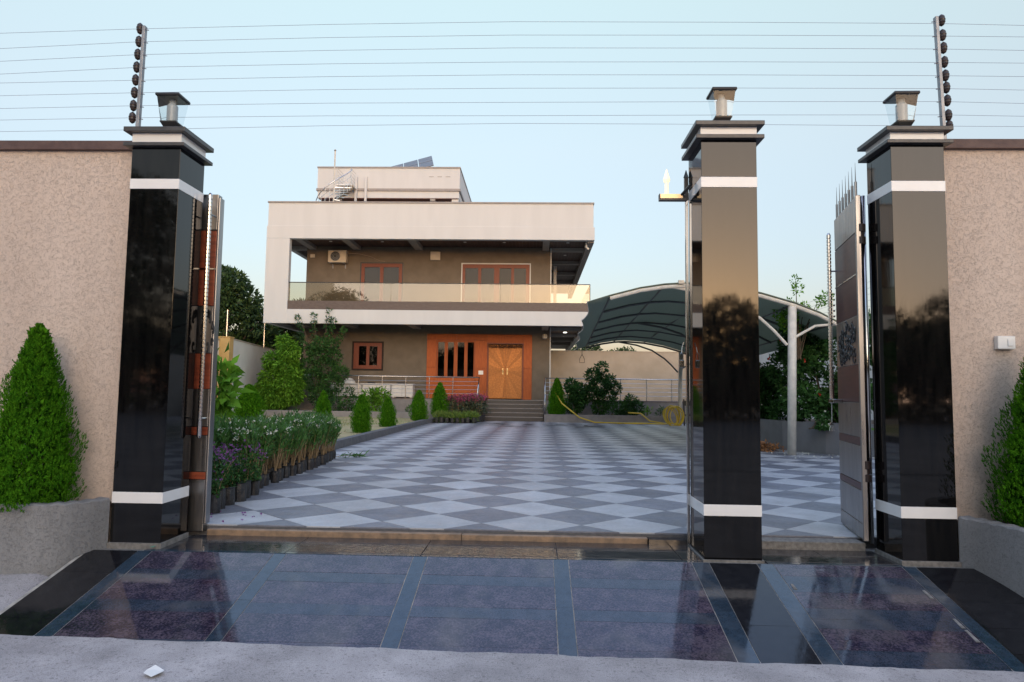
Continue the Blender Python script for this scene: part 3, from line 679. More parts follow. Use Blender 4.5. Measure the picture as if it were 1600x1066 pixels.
# jamb with finial, bracket and pale pointed finial on the middle pillar
j = thing('gate_jamb', 'slim steel gate jamb with dark pointed tip on the middle pillar', 'gate jamb', (1.288, .46, 0))
MB().box(1.294, 1.318, .445, .475, 0, 2.93).build('jamb_tube', steelp, j, bevel=.004)
MB().box(1.288, 1.318, .44, .48, 2.93, 3.13).build('dark_tip_tube', blackm, j); MB().tube([(1.303, .46, 3.13), (1.303, .46, 3.20)], [.024, .002], 4).build('pointed_tip', blackm, j)
b = thing('bracket_finial', 'small pale pointed finial on a flat bracket, left of the middle pillar', 'lamp', (1.126, .42, 2.95))
MB().box(1.062, 1.30, .39, .43, 2.915, 2.932).box(1.062, 1.30, .43, .445, 2.915, 2.972).box(1.062, 1.066, .39, .445, 2.932, 2.972).build('bracket', blackm, b)
MB().box(1.07, 1.26, .392, .428, 2.933, 2.968).build('flat_bar', mat('warm_brass', (.55, .42, .26), (.45, .33, .2), rough=.3, metal=.7), b)
MB().tube([(1.25, .41, 2.96), (1.30, .25, 3.01)], .014, 8).build('clamp_rod', blackm, b)
glowfinial = mat('glow_painted_finial', (.9, .85, .7), rough=.4, emis=((1, .78, .5), .45))  # finial, not a light source: emission stands in for reflected sky glow
MB().lathe([(.020, 0), (.018, .01), (.016, .11)], (1.126, .41, 2.968), 12).build('stem', glowfinial, b)
MB().lathe([(.026, 0), (.031, .02), (.022, .05), (.012, .085), (.003, .115)], (1.126, .41, 3.078), 12).build('finial_tip', glowfinial, b)
p = thing('padlock', 'small steel padlock hanging on the middle gate jamb', 'padlock', (1.255, .45, 1.58))
MB().box(1.236, 1.274, .44, .46, 1.485, 1.55).build('lock_body', steelp, p, bevel=.004)
MB().tube([(1.244, .45, 1.55), (1.244, .45, 1.60), (1.255, .45, 1.615), (1.266, .45, 1.60), (1.266, .45, 1.55)], .004, 6).tube([(1.255, .45, 1.61), (1.262, .46, 1.66), (1.275, .46, 1.70)], .004, 5).build('shackle', steelp, p)
s = thing('wall_switch', 'white square bell switch box on the right beige wall', 'switch', (3.72, .13, 1.70))
MB().box(3.652, 3.788, .10, .15, 1.648, 1.752).build('switch_box', whitepl, s, bevel=.006); MB().box(3.725, 3.768, .094, .10, 1.672, 1.728).build('push_button', whitepl, s, bevel=.003)
# big thujas in the planters
tm = thuja_mesh('foliage', 1.48, .33, 8200, .0115, 10)
thuja('thuja', 'tall pointed green thuja against the left beige wall', (-3.90, -.13, .30), 1.45, .33, tm, 'thujas in the front planters')
thuja('thuja', 'bright green thuja at the right edge, below the white switch', (3.80, -.22, .30), 1.5, .34, tm, 'thujas in the front planters', (1.15, 1.15, 1.02), 2.1)
tag(MB().poly([(-2.05, -1.69, -.255), (-1.99, -1.72, -.262), (-1.95, -1.68, -.25), (-1.97, -1.63, -.262), (-2.03, -1.61, -.243), (-2.05, -1.66, -.25)]).build('paper_scrap', whitepl), 'crumpled white scrap of paper on the concrete road', 'litter')
tag(MB().poly([(-2.985, -.02, .012), (-2.95, -.03, .016), (-2.94, -.005, .022), (-2.965, .01, .01)]).build('plastic_scrap', mat('green_plastic', (.02, .35, .22), rough=.4)), 'tiny green plastic scrap by the foot of the left pillar', 'litter')
# ------------------------------------------------------------------ garden: kerb, lawn, low walls, terrace
kp = [(-3.95, .62), (-3.95, 14.0), (-3.93, 20.2), (-3.82, 21.2), (-3.55, 21.75), (-3.2, 22.2)]
kerb = MB(); V = []
for i, (x, y) in enumerate(kp):
    x2, y2 = (x - .20, y) if i < 3 else ((x - .18, y + .10) if i == 3 else (x - .12, y + .16))
    V.append(((x, y), (x2, y2)))
for (a, a2), (b, b2) in zip(V[:-1], V[1:]):
    kerb.hexa([(a[0], a[1], -.1), (b[0], b[1], -.1), (b2[0], b2[1], -.1), (a2[0], a2[1], -.1), (a[0] - .012, a[1], .235), (b[0] - .012, b[1], .235), (b2[0], b2[1], .235), (a2[0], a2[1], .235)])
struct(kerb.build('kerb', kerbm))
n1, n2 = 60, 90; V = []
for j in range(n2):
    for i in range(n1):
        x = -14.5 + 10.36 * i / (n1 - 1); y = .5 + 22.0 * j / (n2 - 1)
        V.append((x, y, .185 + .02 * math.sin(x * 1.3) * math.sin(y * .9) + random.uniform(-.006, .006)))
me = bpy.data.meshes.new('lawn'); me.from_pydata(V, [], [(j*n1+i, j*n1+i+1, (j+1)*n1+i+1, (j+1)*n1+i) for j in range(n2-1) for i in range(n1-1)]); me.materials.append(lawnm); me.shade_smooth()
struct(put('lawn', me))
N = 16000; P = np.stack([rng.uniform(-12, -4.2, N), rng.uniform(5, 22.4, N), np.full(N, .17)], 1)
mk = (np.sin(P[:, 0] * 1.7) + np.sin(P[:, 1] * 1.1 + 1) + rng.normal(size=N) * .7) > .3; P = P[mk]
D = rng.normal(size=P.shape) * .5 + np.array([0, 0, 1.0])
tag(put('lawn_grass', npmesh('lawn_grass', leaves(P, D, .07, .012), mat('dry_grass_blades', (.27, .24, .09), (.12, .17, .05), scale=1.2, rough=.8, island=.4))), kind='stuff')
MBW = MB().box(-13.5, -2.6, 22.5, 22.65, -.2, .425)
tag(MBW.build('low_garden_wall', terram, bevel=.006), 'low grey bed wall across the back of the lawn', 'low wall')
tag(MB().box(.46, 5.95, 23.0, 23.15, -.2, .40).build('low_garden_wall', terram, bevel=.006), 'low grey bed wall right of the entrance steps', 'low wall')
struct(MB().box(-13.5, -2.55, 22.65, 24.86, .1, .36).box(.46, 5.95, 23.15, 24.86, .05, .34).build('planting_bed', soil))
struct(MB().box(-14.5, -2.17, 24.88, 31, -.3, .955).box(.43, 9.6, 24.88, 31, -.3, .955).box(-2.17, .43, 25.0, 31, -.3, .953).build('terrace', terram))
struct(MB().box(-14.5, -2.3, 24.86, 24.95, .956, .985).box(.55, 9.6, 24.86, 24.95, .956, .985).build('terrace_edging', darkpanel))
st = thing('entrance_steps', 'dark granite steps with pale nosings up to the front door', 'steps', (-.87, 24.2, .074))
for k in range(5):
    z0 = .074 + .176 * k; z1 = z0 + .176
    MB().box(-2.16, .42, 23.6 + .3 * k, 24.99, z0, z1 - .018).build('step', stepm, st)
    MB().box(-2.165, .425, 23.585 + .3 * k, 23.6 + .3 * (k + 1) if k < 4 else 25.0, z1 - .017, z1).build('nosing', nosem, st)
# railings
def railing(label, x0, x1, xs, y=24.95):
    o = thing('railing', label, 'railing', ((x0 + x1) / 2, y, .955), 'stainless steel terrace railings')
    MB().tube([(x0, y, 1.935), (x1, y, 1.935)], .025, 10).build('handrail', railm, o, smooth=True)
    for z in (1.20, 1.38, 1.56, 1.74): MB().tube([(x0, y, z), (x1, y, z)], .009, 8).build('rail_rod', railm, o)
    for x in xs: MB().tube([(x, y, .956), (x, y, 1.925)], .019, 8).build('post', railm, o)
    return o
r1 = railing('stainless railing along the terrace left of the steps', -13.3, -2.42, [-13.2, -12.1, -11, -9.94, -8.88, -7.82, -6.76, -5.7, -4.64, -3.58, -2.42])
r2 = railing('stainless railing along the terrace right of the steps', .50, 8.2, [1.5, 2.7, 3.85, 5.0, 6.1, 7.2, 8.2])
for o, x in ((r1, -2.38), (r2, .50)):
    yq = 23.66
    MB().tube([(x, 24.95, 1.935), (x, 24.6, 1.93), (x, yq, 1.22)], .022, 10).tube([(x, yq, .25), (x, yq, 1.22)], .022, 10).build('stair_handrail', railm, o, smooth=True)

# ------------------------------------------------------------------ the house
H = thing('house', 'two storey cream house with deep balcony and wooden entrance', 'house', (-5, 32, .95))
YW = 26.4
def holes_wall(name, m, x0, x1, z0, z1, y0, y1, holes):
    xsr = sorted({x0, x1} | {h[0] for h in holes} | {h[1] for h in holes}); zsr = sorted({z0, z1} | {h[2] for h in holes} | {h[3] for h in holes})
    mb = MB()
    for a, b in zip(xsr[:-1], xsr[1:]):
        for c, d in zip(zsr[:-1], zsr[1:]):
            if not any(a >= h[0] - 1e-6 and b <= h[1] + 1e-6 and c >= h[2] - 1e-6 and d <= h[3] + 1e-6 for h in holes): mb.box(a, b, y0, y1, c, d)
    return mb.build(name, m, H)
gw = (-8.53, -7.05, 2.235, 3.59); ent = (-5.0, -.08, .955, 3.98)
f1 = (-8.27, -6.22, 5.11, 7.36); f2 = (-3.46, -.18, 5.11, 7.36)
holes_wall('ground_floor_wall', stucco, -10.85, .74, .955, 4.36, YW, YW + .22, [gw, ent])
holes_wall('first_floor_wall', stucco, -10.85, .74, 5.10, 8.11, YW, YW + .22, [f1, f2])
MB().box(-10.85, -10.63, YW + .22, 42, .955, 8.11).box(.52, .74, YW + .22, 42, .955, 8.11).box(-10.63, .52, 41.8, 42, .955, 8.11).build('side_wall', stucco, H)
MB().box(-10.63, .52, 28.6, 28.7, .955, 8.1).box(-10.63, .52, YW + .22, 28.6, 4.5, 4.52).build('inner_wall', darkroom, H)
MB().box(.741, .79, YW - .01, YW + .1, .955, 4.34).box(.741, .79, YW - .01, YW + .1, 5.101, 8.1).build('corner_trim', housew, H)
# upper portal box
MB().box(-11.87, 2.60, 24.0, 24.28, 7.95, 8.52).build('upper_band', housew, H, bevel=.006)
MB().box(-11.84, 2.54, 24.03, 24.28, 8.522, 9.55).build('roof_parapet', housew, H, bevel=.004)
MB().box(-11.88, 2.58, 23.99, 24.32, 9.552, 9.62).build('parapet_cap', housecap, H, bevel=.004)
MB().box(-11.87, -10.83, 24.0, 24.28, 4.182, 7.948).build('portal_side', housew, H, bevel=.006)
MB().box(-10.83, 2.45, 24.0, 24.28, 4.182, 4.80).build('lower_band', housew, H, bevel=.006)
MB().box(-10.83, 2.43, 24.035, 24.28, 4.802, 5.185).build('dark_fascia', darkpanel, H)
MB().box(-11.84, -11.6, 24.28, 42, 8.0, 9.54).build('side_parapet', housew, H); MB().box(2.34, 2.57, 24.28, 42, 7.952, 9.54).build('side_parapet', housew, H)
MB().box(2.32, 2.60, 24.28, 42, 7.90, 7.95).build('edge_beam', housecap, H)
MB().box(-11.6, 2.34, 24.28, 42, 8.25, 8.5).build('roof_slab', housecap, H)
MB().box(-11.6, 2.43, 24.28, 42, 4.37, 5.1).build('balcony_slab', housecap, H)
MB().box(2.20, 2.435, 24.28, 42, 4.182, 4.365).build('slab_edge', housew, H); MB().box(-11.84, -11.6, 24.28, 42, 4.182, 5.1).build('slab_edge', housew, H)
def boards(name, x0, x1, y0, y1, z, step=.16):
    mb = MB(); x = x0
    while x < x1 - .01: mb.box(x, min(x + step - .008, x1), y0, y1, z, z + .02); x += step
    o = mb.build(name, darkwood, H); o['kind'] = 'stuff'; return o
boards('soffit_boards', -11.6, 2.33, 24.28, 36, 8.12); boards('soffit_boards', -11.6, 2.2, 24.28, 36, 4.345)
BX = [(-10.72, -10.40), (-8.62, -8.28), (-5.66, -5.30), (.36, .66)]
for a, b in BX:
    MB().box(a, b, 24.281, YW - .002, 7.955, 8.118).build('beam', beamm, H); MB().box(a, b, 24.281, YW - .002, 4.20, 4.343).build('beam', beamm, H)
for y in (26.42, 29.6, 32.8, 36.0):
    MB().box(.80, 2.31, y, y + .26, 7.955, 8.118).build('beam', beamm, H); MB().box(.80, 2.19, y, y + .22, 4.20, 4.343).build('beam', beamm, H)
    MB().box(-11.59, -10.86, y, y + .26, 7.955, 8.118).build('beam', beamm, H)
MB().box(1.0, 1.16, 30.2, 30.36, 5.1, 7.954).build('gallery_column', housew, H)
for x, y in ((1.57, 28.9), (1.67, 34.1), (1.6, 31.3)): MB().lathe([(.085, 0), (.085, .012)], (x, y, 4.331), 14).build('downlight', lit, H)
for x, y in ((-9.4, 25.3), (-7.0, 25.3), (-3.2, 25.3), (-1.4, 25.3), (1.5, 25.3), (1.5, 28.1)): MB().lathe([(.07, 0), (.07, .012)], (x, y, 8.105), 12).build('unlit_downlight', whitepl, H)
# glass balustrade
bal = [-10.82, -6.29, -1.48, 2.42]
for a, b in zip(bal[:-1], bal[1:]): MB().box(a + .006, b - .006, 24.10, 24.115, 5.19, 5.985).build('glass_panel', glassm, H)
MB().box(-10.82, 2.43, 24.085, 24.13, 5.985, 6.02).box(2.405, 2.43, 24.09, 24.125, 5.19, 5.984).build('top_rail', blackm, H)
MB().box(2.40, 2.412, 24.2, 38, 5.19, 5.985).build('glass_panel', glassm, H)
# windows
def window(name, x0, x1, z0, z1, panes, pz0, pz1, y, frame_m, fw=.06, back=None, pane_m=None, trim=blackm):
    mb = MB(); xsr = [x0]
    for a, b in panes: xsr += [a, b]
    xsr.append(x1)
    for i in range(0, len(xsr), 2): mb.box(xsr[i], xsr[i + 1], y, y + .09, z0, z1)
    for a, b in panes: mb.box(a, b, y, y + .09, z0, pz0); mb.box(a, b, y, y + .09, pz1, z1)
    fr = mb.build(name, frame_m, H)
    t = MB().box(x0 - fw, x1 + fw, y - .04, y + .05, z1, z1 + fw).box(x0 - fw, x0, y - .04, y + .05, z0 - fw, z1).box(x1, x1 + fw, y - .04, y + .05, z0 - fw, z1)
    if z0 > 1.5 and z0 < 5: t.box(x0, x1, y - .04, y + .05, z0 - fw, z0)
    t.build('outer_frame', trim, fr)
    for a, b in panes:
        MB().box(a + .001, b - .001, y + .035, y + .043, pz0 + .001, pz1 - .001).build('pane', pane_m or winglass, fr)
        if back: MB().box(a - .05, b + .05, y + .22, y + .24, pz0 - .05, pz1 + .05).build('blind', back, fr)
    return fr
w1 = window('window', gw[0] + .07, gw[1] - .07, gw[2] + .07, gw[3] - .07, [(-8.22, -7.86), (-7.72, -7.34)], 2.47, 3.37, YW - .01, redwood, .07, trim=darkframe)
for x in [-8.16 + .075 * k for k in range(5)] + [-7.66 + .075 * k for k in range(5)]: MB().tube([(x, YW + .10, 2.44), (x, YW + .10, 3.4)], .008, 6).build('grille_bar', blackm, w1)
window('balcony_door', f1[0] + .05, f1[1] - .05, f1[2], f1[3] - .05, [(-8.07, -7.33), (-7.17, -6.43)], 5.3, 7.14, YW + .02, redwood, .05, curtain)
window('balcony_door', f2[0] + .05, f2[1] - .05, f2[2], f2[3] - .05, [(-3.28, -2.66), (-2.52, -1.91), (-1.66, -1.10), (-.97, -.40)], 5.3, 7.13, YW + .02, redwood, .05, curtain, trim=housew)
# wooden entrance
yc = YW - .06
def clad(x0, x1, z0, z1): MB().box(x0 + .004, x1 - .004, yc, yc + .06, z0 + .004, z1 - .004).build('cladding_panel', cladding, H, bevel=.003)
MB().box(-5.0, -2.16, yc + .061, YW + .2, .957, 1.94).box(-5.0, -2.16, yc + .061, YW + .2, 3.69, 3.978).box(-5.0, -4.53, yc + .061, YW + .2, 1.941, 3.689).box(-2.75, -2.16, yc + .061, YW + .2, 1.941, 3.689).box(-2.16, -.48, yc + .061, YW + .2, 3.56, 3.978).box(-.48, -.08, yc + .061, YW + .2, .957, 3.978).build('cladding_backing', redwood, H)
for a, b, c, d in ((-5.0, -4.53, .96, 2.4), (-5.0, -4.53, 2.4, 3.70), (-4.53, -3.64, .96, 1.94), (-3.64, -2.75, .96, 1.94), (-2.75, -2.17, .96, 2.4), (-2.75, -2.17, 2.4, 3.70),
                   (-5.0, -3.6, 3.70, 3.98), (-3.6, -2.17, 3.70, 3.98), (-2.17, -.47, 3.56, 3.98), (-.47, -.08, .96, 2.4), (-.47, -.08, 2.4, 3.98)): clad(a, b, c, d)
window('entrance_window', -4.53, -2.75, 1.94, 3.70, [(-4.48, -4.17), (-4.02, -3.73), (-3.56, -3.24), (-3.09, -2.80)], 2.0, 3.60, YW - .04, cladding, .012, None, trim=redwood)
MB().box(-2.17, -2.10, yc - .03, YW + .1, .957, 3.53).box(-.54, -.47, yc - .03, YW + .1, .957, 3.53).box(-2.17, -.47, yc - .03, YW + .1, 3.531, 3.59).build('door_frame', redwood, H)
cxd, czd = -1.32, 2.28
for x0, x1 in ((-2.10, -1.323), (-1.317, -.54)):
    dl = MB().box(x0, x1, YW - .03, YW + .03, 1.0, 3.50).build('door', doorwood, H)
    mb = MB(); NR = 34
    for k in range(NR):
        a, b = 2 * math.pi * (k + .04) / NR, 2 * math.pi * (k + .96) / NR
        poly = [(x0 + .02, 1.03), (x1 - .02, 1.03), (x1 - .02, 3.47), (x0 + .02, 3.47)]
        for nx, nz in ((-math.sin(a), math.cos(a)), (math.sin(b), -math.cos(b))):
            if len(poly) > 2: poly = clip(poly, nx, nz, nx * cxd + nz * czd)
        if len(poly) > 2: mb.prism(poly, YW - .042 - .014 * (k % 2), YW - .031, 'y')
    mb.build('sunburst_slats', doorwood, dl)
    hx = x1 - .10 if x0 < -2 else x0 + .10
    MB().box(hx - .025, hx + .025, YW - .085, YW - .055, 2.12, 2.40).tube([(hx, YW - .085, 2.18), (hx, YW - .13, 2.2), (hx, YW - .13, 2.34), (hx, YW - .085, 2.36)], .012, 8).build('handle', mat('brass_handle', (.6, .48, .25), rough=.25, metal=1), dl)
gl = thing('door_garland', 'dried brown garland strung across the top of the front door', 'garland', (-1.32, YW - .1, 3.5))
P = np.stack([rng.uniform(-2.12, -.52, 420), rng.uniform(YW - .14, YW - .08, 420), 3.50 - rng.uniform(0, .12, 420)], 1)
put('leaves', npmesh('leaves', leaves(P, rng.normal(size=P.shape) + np.array([0, 0, -1.2]), .08, .035), mat('dry_leaves', (.16, .07, .03), (.08, .035, .02), scale=20, rough=.8, island=.5)), gl)
MB().tube([(-2.14, YW - .1, 3.51), (-.5, YW - .1, 3.51)], .006, 5).build('string', blackm, gl)
MB().box(-2.56, -2.34, yc - .03, yc, 2.10, 2.28).build('switch_plate', whitepl, H, bevel=.004)
# penthouse
MB().box(-11.0, -3.80, 28.0, 34.7, 11.42, 12.47).build('penthouse_parapet', housew, H, bevel=.006)
MB().box(-11.04, -3.76, 27.95, 34.75, 11.30, 11.419).box(-11.03, -3.77, 27.96, 34.74, 12.471, 12.54).build('penthouse_trim', housecap, H)
MB().box(-10.98, -3.83, 28.02, 34.68, 10.95, 11.299).build('penthouse_band', housew, H)
mb = MB(); y = 28.05
while y < 30.4: mb.box(-10.9, -3.9, y, y + .15, 10.925, 10.948); y += .16
o = mb.build('penthouse_soffit', mat('red_soffit_boards', (.17, .06, .045), (.13, .045, .035), rough=.5), H); o['kind'] = 'stuff'
for a, b in ((-10.05, -9.76), (-5.28, -5.03)): MB().box(a, b, 28.03, 30.5, 10.80, 10.924).build('penthouse_beam', beamm, H)
MB().box(-10.9, -3.9, 30.5, 34.5, 8.5, 10.949).build('penthouse_wall', stucco, H)
MB().box(-4.2, -3.85, 28.1, 28.4, 8.5, 10.924).build('penthouse_column', housew, H)
for k in range(3): MB().box(-5.35 + .42 * k, -5.12 + .42 * k, 27.985, 28.0, 12.03, 12.05).build('wall_slot', housecap, H)
for x in (-9.0, -8.50): MB().box(x - .055, x + .055, 27.80, 27.92, 10.72, 12.0).build('rain_pipe', housew, H, bevel=.01)
# spiral staircase on the roof
s = thing('spiral_staircase', 'white and steel spiral staircase rising to the roof top', 'spiral staircase', (-9.75, 26.9, 8.5))
cx, cy = -9.82, 26.9
MB().tube([(cx, cy, 8.5), (cx, cy, 12.95)], .035, 10).build('centre_pole', whitepaint, s); MB().lathe([(.03, 0), (.06, .04), (.03, .09)], (cx, cy, 12.94), 10).build('pole_finial', housecap, s)
pts = []
for k in range(15):
    a = R(150 + k * 15.5); z = 8.75 + k * .17; a2 = a + R(17)
    MB().prism([(cx, cy), (cx + .85 * math.cos(a), cy + .85 * math.sin(a)), (cx + .85 * math.cos(a2), cy + .85 * math.sin(a2))], z, z + .035).build('tread', steelp, s)
    MB().tube([(cx + .83 * math.cos(a), cy + .83 * math.sin(a), z), (cx + .83 * math.cos(a), cy + .83 * math.sin(a), z + .95)], .010, 6).build('baluster', railm, s)
    pts.append((cx + .83 * math.cos(a), cy + .83 * math.sin(a), z + .95))
MB().tube(pts, .022, 8).build('handrail', railm, s); 
for dz in (.3, .6): MB().tube([(p[0], p[1], p[2] - dz) for p in pts], .008, 6).build('mid_rail', railm, s)
MB().box(-9.75, -8.95, 27.0, 27.95, 11.28, 11.32).build('landing', steelp, s)
for x in (-9.7, -9.05):
    for k in range(5): MB().tube([(x, 27.0, 11.45 + k * .17), (x + .02, 27.9, 11.45 + k * .17)], .012 if k == 4 else .008, 6).build('landing_rail', railm, s)
    MB().tube([(x, 27.0, 11.3), (x, 27.0, 12.15)], .015, 6).build('landing_post', whitepaint, s)
# solar panels
s = thing('solar_array', 'tilted grey solar panel array on the penthouse roof', 'solar panels', (-6.5, 31, 12.55))
A = Vector((-8.05, 31.0, 13.55)); B = Vector((-5.70, 31.0, 14.20)); C = Vector((-5.25, 28.9, 12.95)); du = (B - A) / 3; dv2 = (C - B) / 2; nn = du.cross(dv2).normalized()
if nn.z < 0: nn = -nn
for i in range(3):
    for j in range(2):
        p = A + du * (i + .03) + dv2 * (j + .03); q = du * .94; r = dv2 * .94
        MB().hexa([p - nn * .04, p + q - nn * .04, p + q + r - nn * .04, p + r - nn * .04, p, p + q, p + q + r, p + r]).build('solar_panel', solarm, s)
for p in (A + du * .3, B - du * .3): MB().tube([p - nn * .05, (p.x, p.y, 12.5)], .03, 6).build('support_leg', galv, s)
p = A + dv2 * 1.9 + du * 2.5; MB().tube([p - nn * .05, (p.x, p.y, 12.4)], .03, 6).build('support_leg', galv, s)
# things on the house
a = thing('air_conditioner', 'white air conditioner outdoor unit on the balcony wall', 'air conditioner', (-9.3, 26.2, 7.24))
MB().box(-9.72, -8.86, 26.02, 26.34, 7.28, 7.86).build('casing', mat('aged_white_enamel', (.52, .46, .36), (.46, .40, .31), rough=.5), a, bevel=.01)
mb = MB(); pc = (-9.38, 26.012, 7.57)
mb.prism([(pc[0] + .23 * math.cos(t * .3927), pc[2] + .23 * math.sin(t * .3927)) for t in range(16)], 26.008, 26.019, 'y'); fg = mb.build('fan_grille', blackm, a)
for r_ in (.09, .15, .21): MB().tube([(pc[0] + r_ * math.cos(t * .3142), 26.0, pc[2] + r_ * math.sin(t * .3142)) for t in range(21)], .006, 5).build('grille_ring', galv, fg)
for x in (-9.6, -9.0): MB().box(x, x + .04, 26.0, 26.4, 7.24, 7.275).box(x, x + .04, 26.36, 26.4, 7.05, 7.24).build('wall_bracket', galv, a)
tag(MB().tube([(-8.86, 26.2, 7.72), (-8.4, 26.33, 7.76), (-7.8, 26.34, 7.62), (-7.35, 26.35, 7.42), (-7.1, 26.37, 7.40)], [.018] * 5, 8).build('coolant_pipe', mat('pipe_wrap', (.25, .2, .16), rough=.8)), 'thin insulated pipe running from the air conditioner towards the balcony door', 'pipe')
def smallbox(name, label, cat, x0, x1, y0, y1, z0, z1, m_=whitepl):
    o = thing(name, label, cat, ((x0 + x1) / 2, y1, z0)); MB().box(x0, x1, y0, y1, z0, z1).build('cover', m_, o, bevel=.01)
    MB().box(x0 + .02, x1 - .02, y0 - .012, y0, z0 + .02, z1 - .02).build('front_panel', m_, o); return o
smallbox('wall_box', 'square white box high on the balcony wall between the doors', 'wall box', -4.93, -4.47, 26.3, 26.39, 7.48, 7.88, mat('cream_plastic', (.55, .50, .42), (.5, .46, .38)))
smallbox('wall_socket', 'small pale square fitting left of the air conditioner', 'wall fitting', -10.68, -10.46, 26.34, 26.39, 7.56, 7.72, mat('cream_plastic', (.5, .5, .5)))
o = thing('security_camera', 'small white security camera under the right roof corner', 'camera', (2.3, 24.6, 7.9))
MB().lathe([(.05, 0), (.05, .05)], (2.28, 24.6, 7.9), 10).build('camera_base', whitepl, o); MB().tube([(2.28, 24.6, 7.9), (2.30, 24.55, 7.8)], .03, 8).tube([(2.25, 24.62, 7.80), (2.36, 24.45, 7.66)], .045, 10).build('camera_body', whitepl, o)
o = thing('hanging_lamp', 'round white lamp hanging by the ground floor corner, right of the door', 'lamp', (.50, 26.0, 4.2))
MB().tube([(.50, 26.0, 4.20), (.50, 26.0, 4.0)], .008, 6).build('lamp_cord', blackm, o); MB().lathe([(.04, .12), (.10, .09), (.125, 0), (.10, -.09), (.03, -.12)], (.50, 26.0, 3.88), 14).build('lamp_shade', mat('cream_plastic', (.5, .5, .5)), o, smooth=True)
o = thing('hanging_sensor', 'dark loop of wire hanging from the canopy edge', 'wire loop', (1.86, 20.9, 2.95)); MB().tube([(1.86, 20.9, 2.98), (1.86, 20.9, 2.78), (1.77, 20.9, 2.6), (1.77, 20.9, 2.46), (1.95, 20.9, 2.46), (1.95, 20.9, 2.6), (1.86, 20.9, 2.78)], .012, 6).build('loop', blackm, o)
# white chests on the terrace
for i, (a_, b_, lab) in enumerate(((-9.3, -7.86, 'long white chest on the terrace, partly behind the shrubs'), (-7.82, -6.52, 'white chest in the middle of the row below the ground floor window'), (-6.48, -5.50, 'shorter white chest at the right end of the row'))):
    o = thing('storage_chest', lab, 'chest', ((a_ + b_) / 2, 25.9, .956), 'white chests on the terrace')
    MB().box(a_, b_, 25.65, 26.15, 1.02, 1.55).build('chest_body', marble, o, bevel=.006); MB().box(a_ - .02, b_ + .02, 25.62, 26.18, 1.552, 1.615).build('lid', marble, o, bevel=.006)
    for x in (a_ + .02, b_ - .14): MB().box(x, x + .12, 25.7, 26.1, .956, 1.019).build('foot', marble, o)
    MB().box((a_ + b_) / 2 - .006, (a_ + b_) / 2 + .006, 25.643, 25.649, 1.05, 1.53).build('joint_strip', housecap, o)
o = thing('cloth_bundle', 'white cloth heap on top of the left white chest', 'cloth', (-8.5, 25.9, 1.62)); mb = MB()
mb.lathe([(.30, 0), (.27, .08), (.16, .2), (.05, .24)], (-8.5, 25.9, 1.617), 12); mb.build('folds', whitepl, o)
for x in (-7.45, -6.1):
    o = MB().hexa([(x - .2, 25.8, 1.617), (x + .2, 25.8, 1.617), (x + .2, 26, 1.617), (x - .2, 26, 1.617), (x - .16, 25.83, 1.68), (x + .16, 25.83, 1.68), (x + .16, 25.97, 1.68), (x - .16, 25.97, 1.68)]).build('dark_cushion', blackm, bevel=.01)
    tag(o, 'flat dark pad lying on the ' + ('middle' if x < -7 else 'right hand') + ' white chest', 'pad', 'dark pads on the chests')

# ------------------------------------------------------------------ compound walls
def cwall(label, p, q, h, m_, th=.2, cap=None, z0=-.2):
    o = thing('compound_wall', label, 'wall', (p[0], p[1], 0)); d = (Vector(q) - Vector(p)).normalized(); n_ = Vector((-d.y, d.x)) * th
    def hx(w0_, za, zb): return [(p[0] + n_.x * w0_[0], p[1] + n_.y * w0_[0], za), (q[0] + n_.x * w0_[0], q[1] + n_.y * w0_[0], za), (q[0] + n_.x * w0_[1], q[1] + n_.y * w0_[1], za), (p[0] + n_.x * w0_[1], p[1] + n_.y * w0_[1], za),
        (p[0] + n_.x * w0_[0], p[1] + n_.y * w0_[0], zb), (q[0] + n_.x * w0_[0], q[1] + n_.y * w0_[0], zb), (q[0] + n_.x * w0_[1], q[1] + n_.y * w0_[1], zb), (p[0] + n_.x * w0_[1], p[1] + n_.y * w0_[1], zb)]
    MB().hexa(hx((0, 1), z0, h)).build('wall_face', m_, o); MB().hexa(hx((-.1, 1.1), h + .001, h + .05)).build('wall_cap', cap or wallb, o); return o
cwall('beige plastered back wall behind the right railing', (.80, 31.1), (10.2, 31.1), 3.52, wallb)
cwall('pale side wall behind the flowering bushes on the right', (10.2, 31.3), (9.8, .6), 3.5, wallp)
cwall('pale compound wall beyond the lawn, left of the house', (-13.3, 29.5), (-12.05, 20.6), 3.22, wallp)
cwall('plain compound wall running along the left of the lawn', (-12.1, 20.0), (-12.0, .5), 3.1, wallp)
cwall('compound wall far behind the left side of the house', (-30, 31.6), (-13.2, 29.6), 3.2, wallp)
o = thing('wall_column', 'ochre painted column at the end of the left compound wall', 'column', (-11.75, 20.15, .1)); MB().box(-11.95, -11.5, 20.0, 20.35, 0, 3.21).build('shaft', ochre, o, bevel=.01); MB().box(-11.97, -11.48, 19.98, 20.37, 3.211, 3.25).build('cap', ochre, o)
def epost(label, x, y, z, h, n, side=1):
    o = thing('fence_post', label, 'fence post', (x, y, z), 'fence posts on the compound walls'); MB().tube([(x, y, z), (x, y, z + h)], .022, 8).build('post_bar', railm, o)
    for k in range(n): MB().lathe([(.02, -.03), (.04, 0), (.02, .03)], (x + side * .05, y, z + h - .06 - k * (h - .1) / n), 8).build('insulator', insul, o)
    return o
epost('thin fence post on the ochre column, left of the house', -11.95, 20.7, 3.2, 1.15, 7); epost('short thin fence post at the far left, beside the ochre column', -12.0, 19.6, 3.1, .55, 4)
epost('tall thin fence post just left of the house corner', -12.6, 26.0, 3.2, 1.35, 0)
epost('distant fence post with insulators above the right bushes', 9.8, 17.2, 3.5, 1.2, 6, 1)
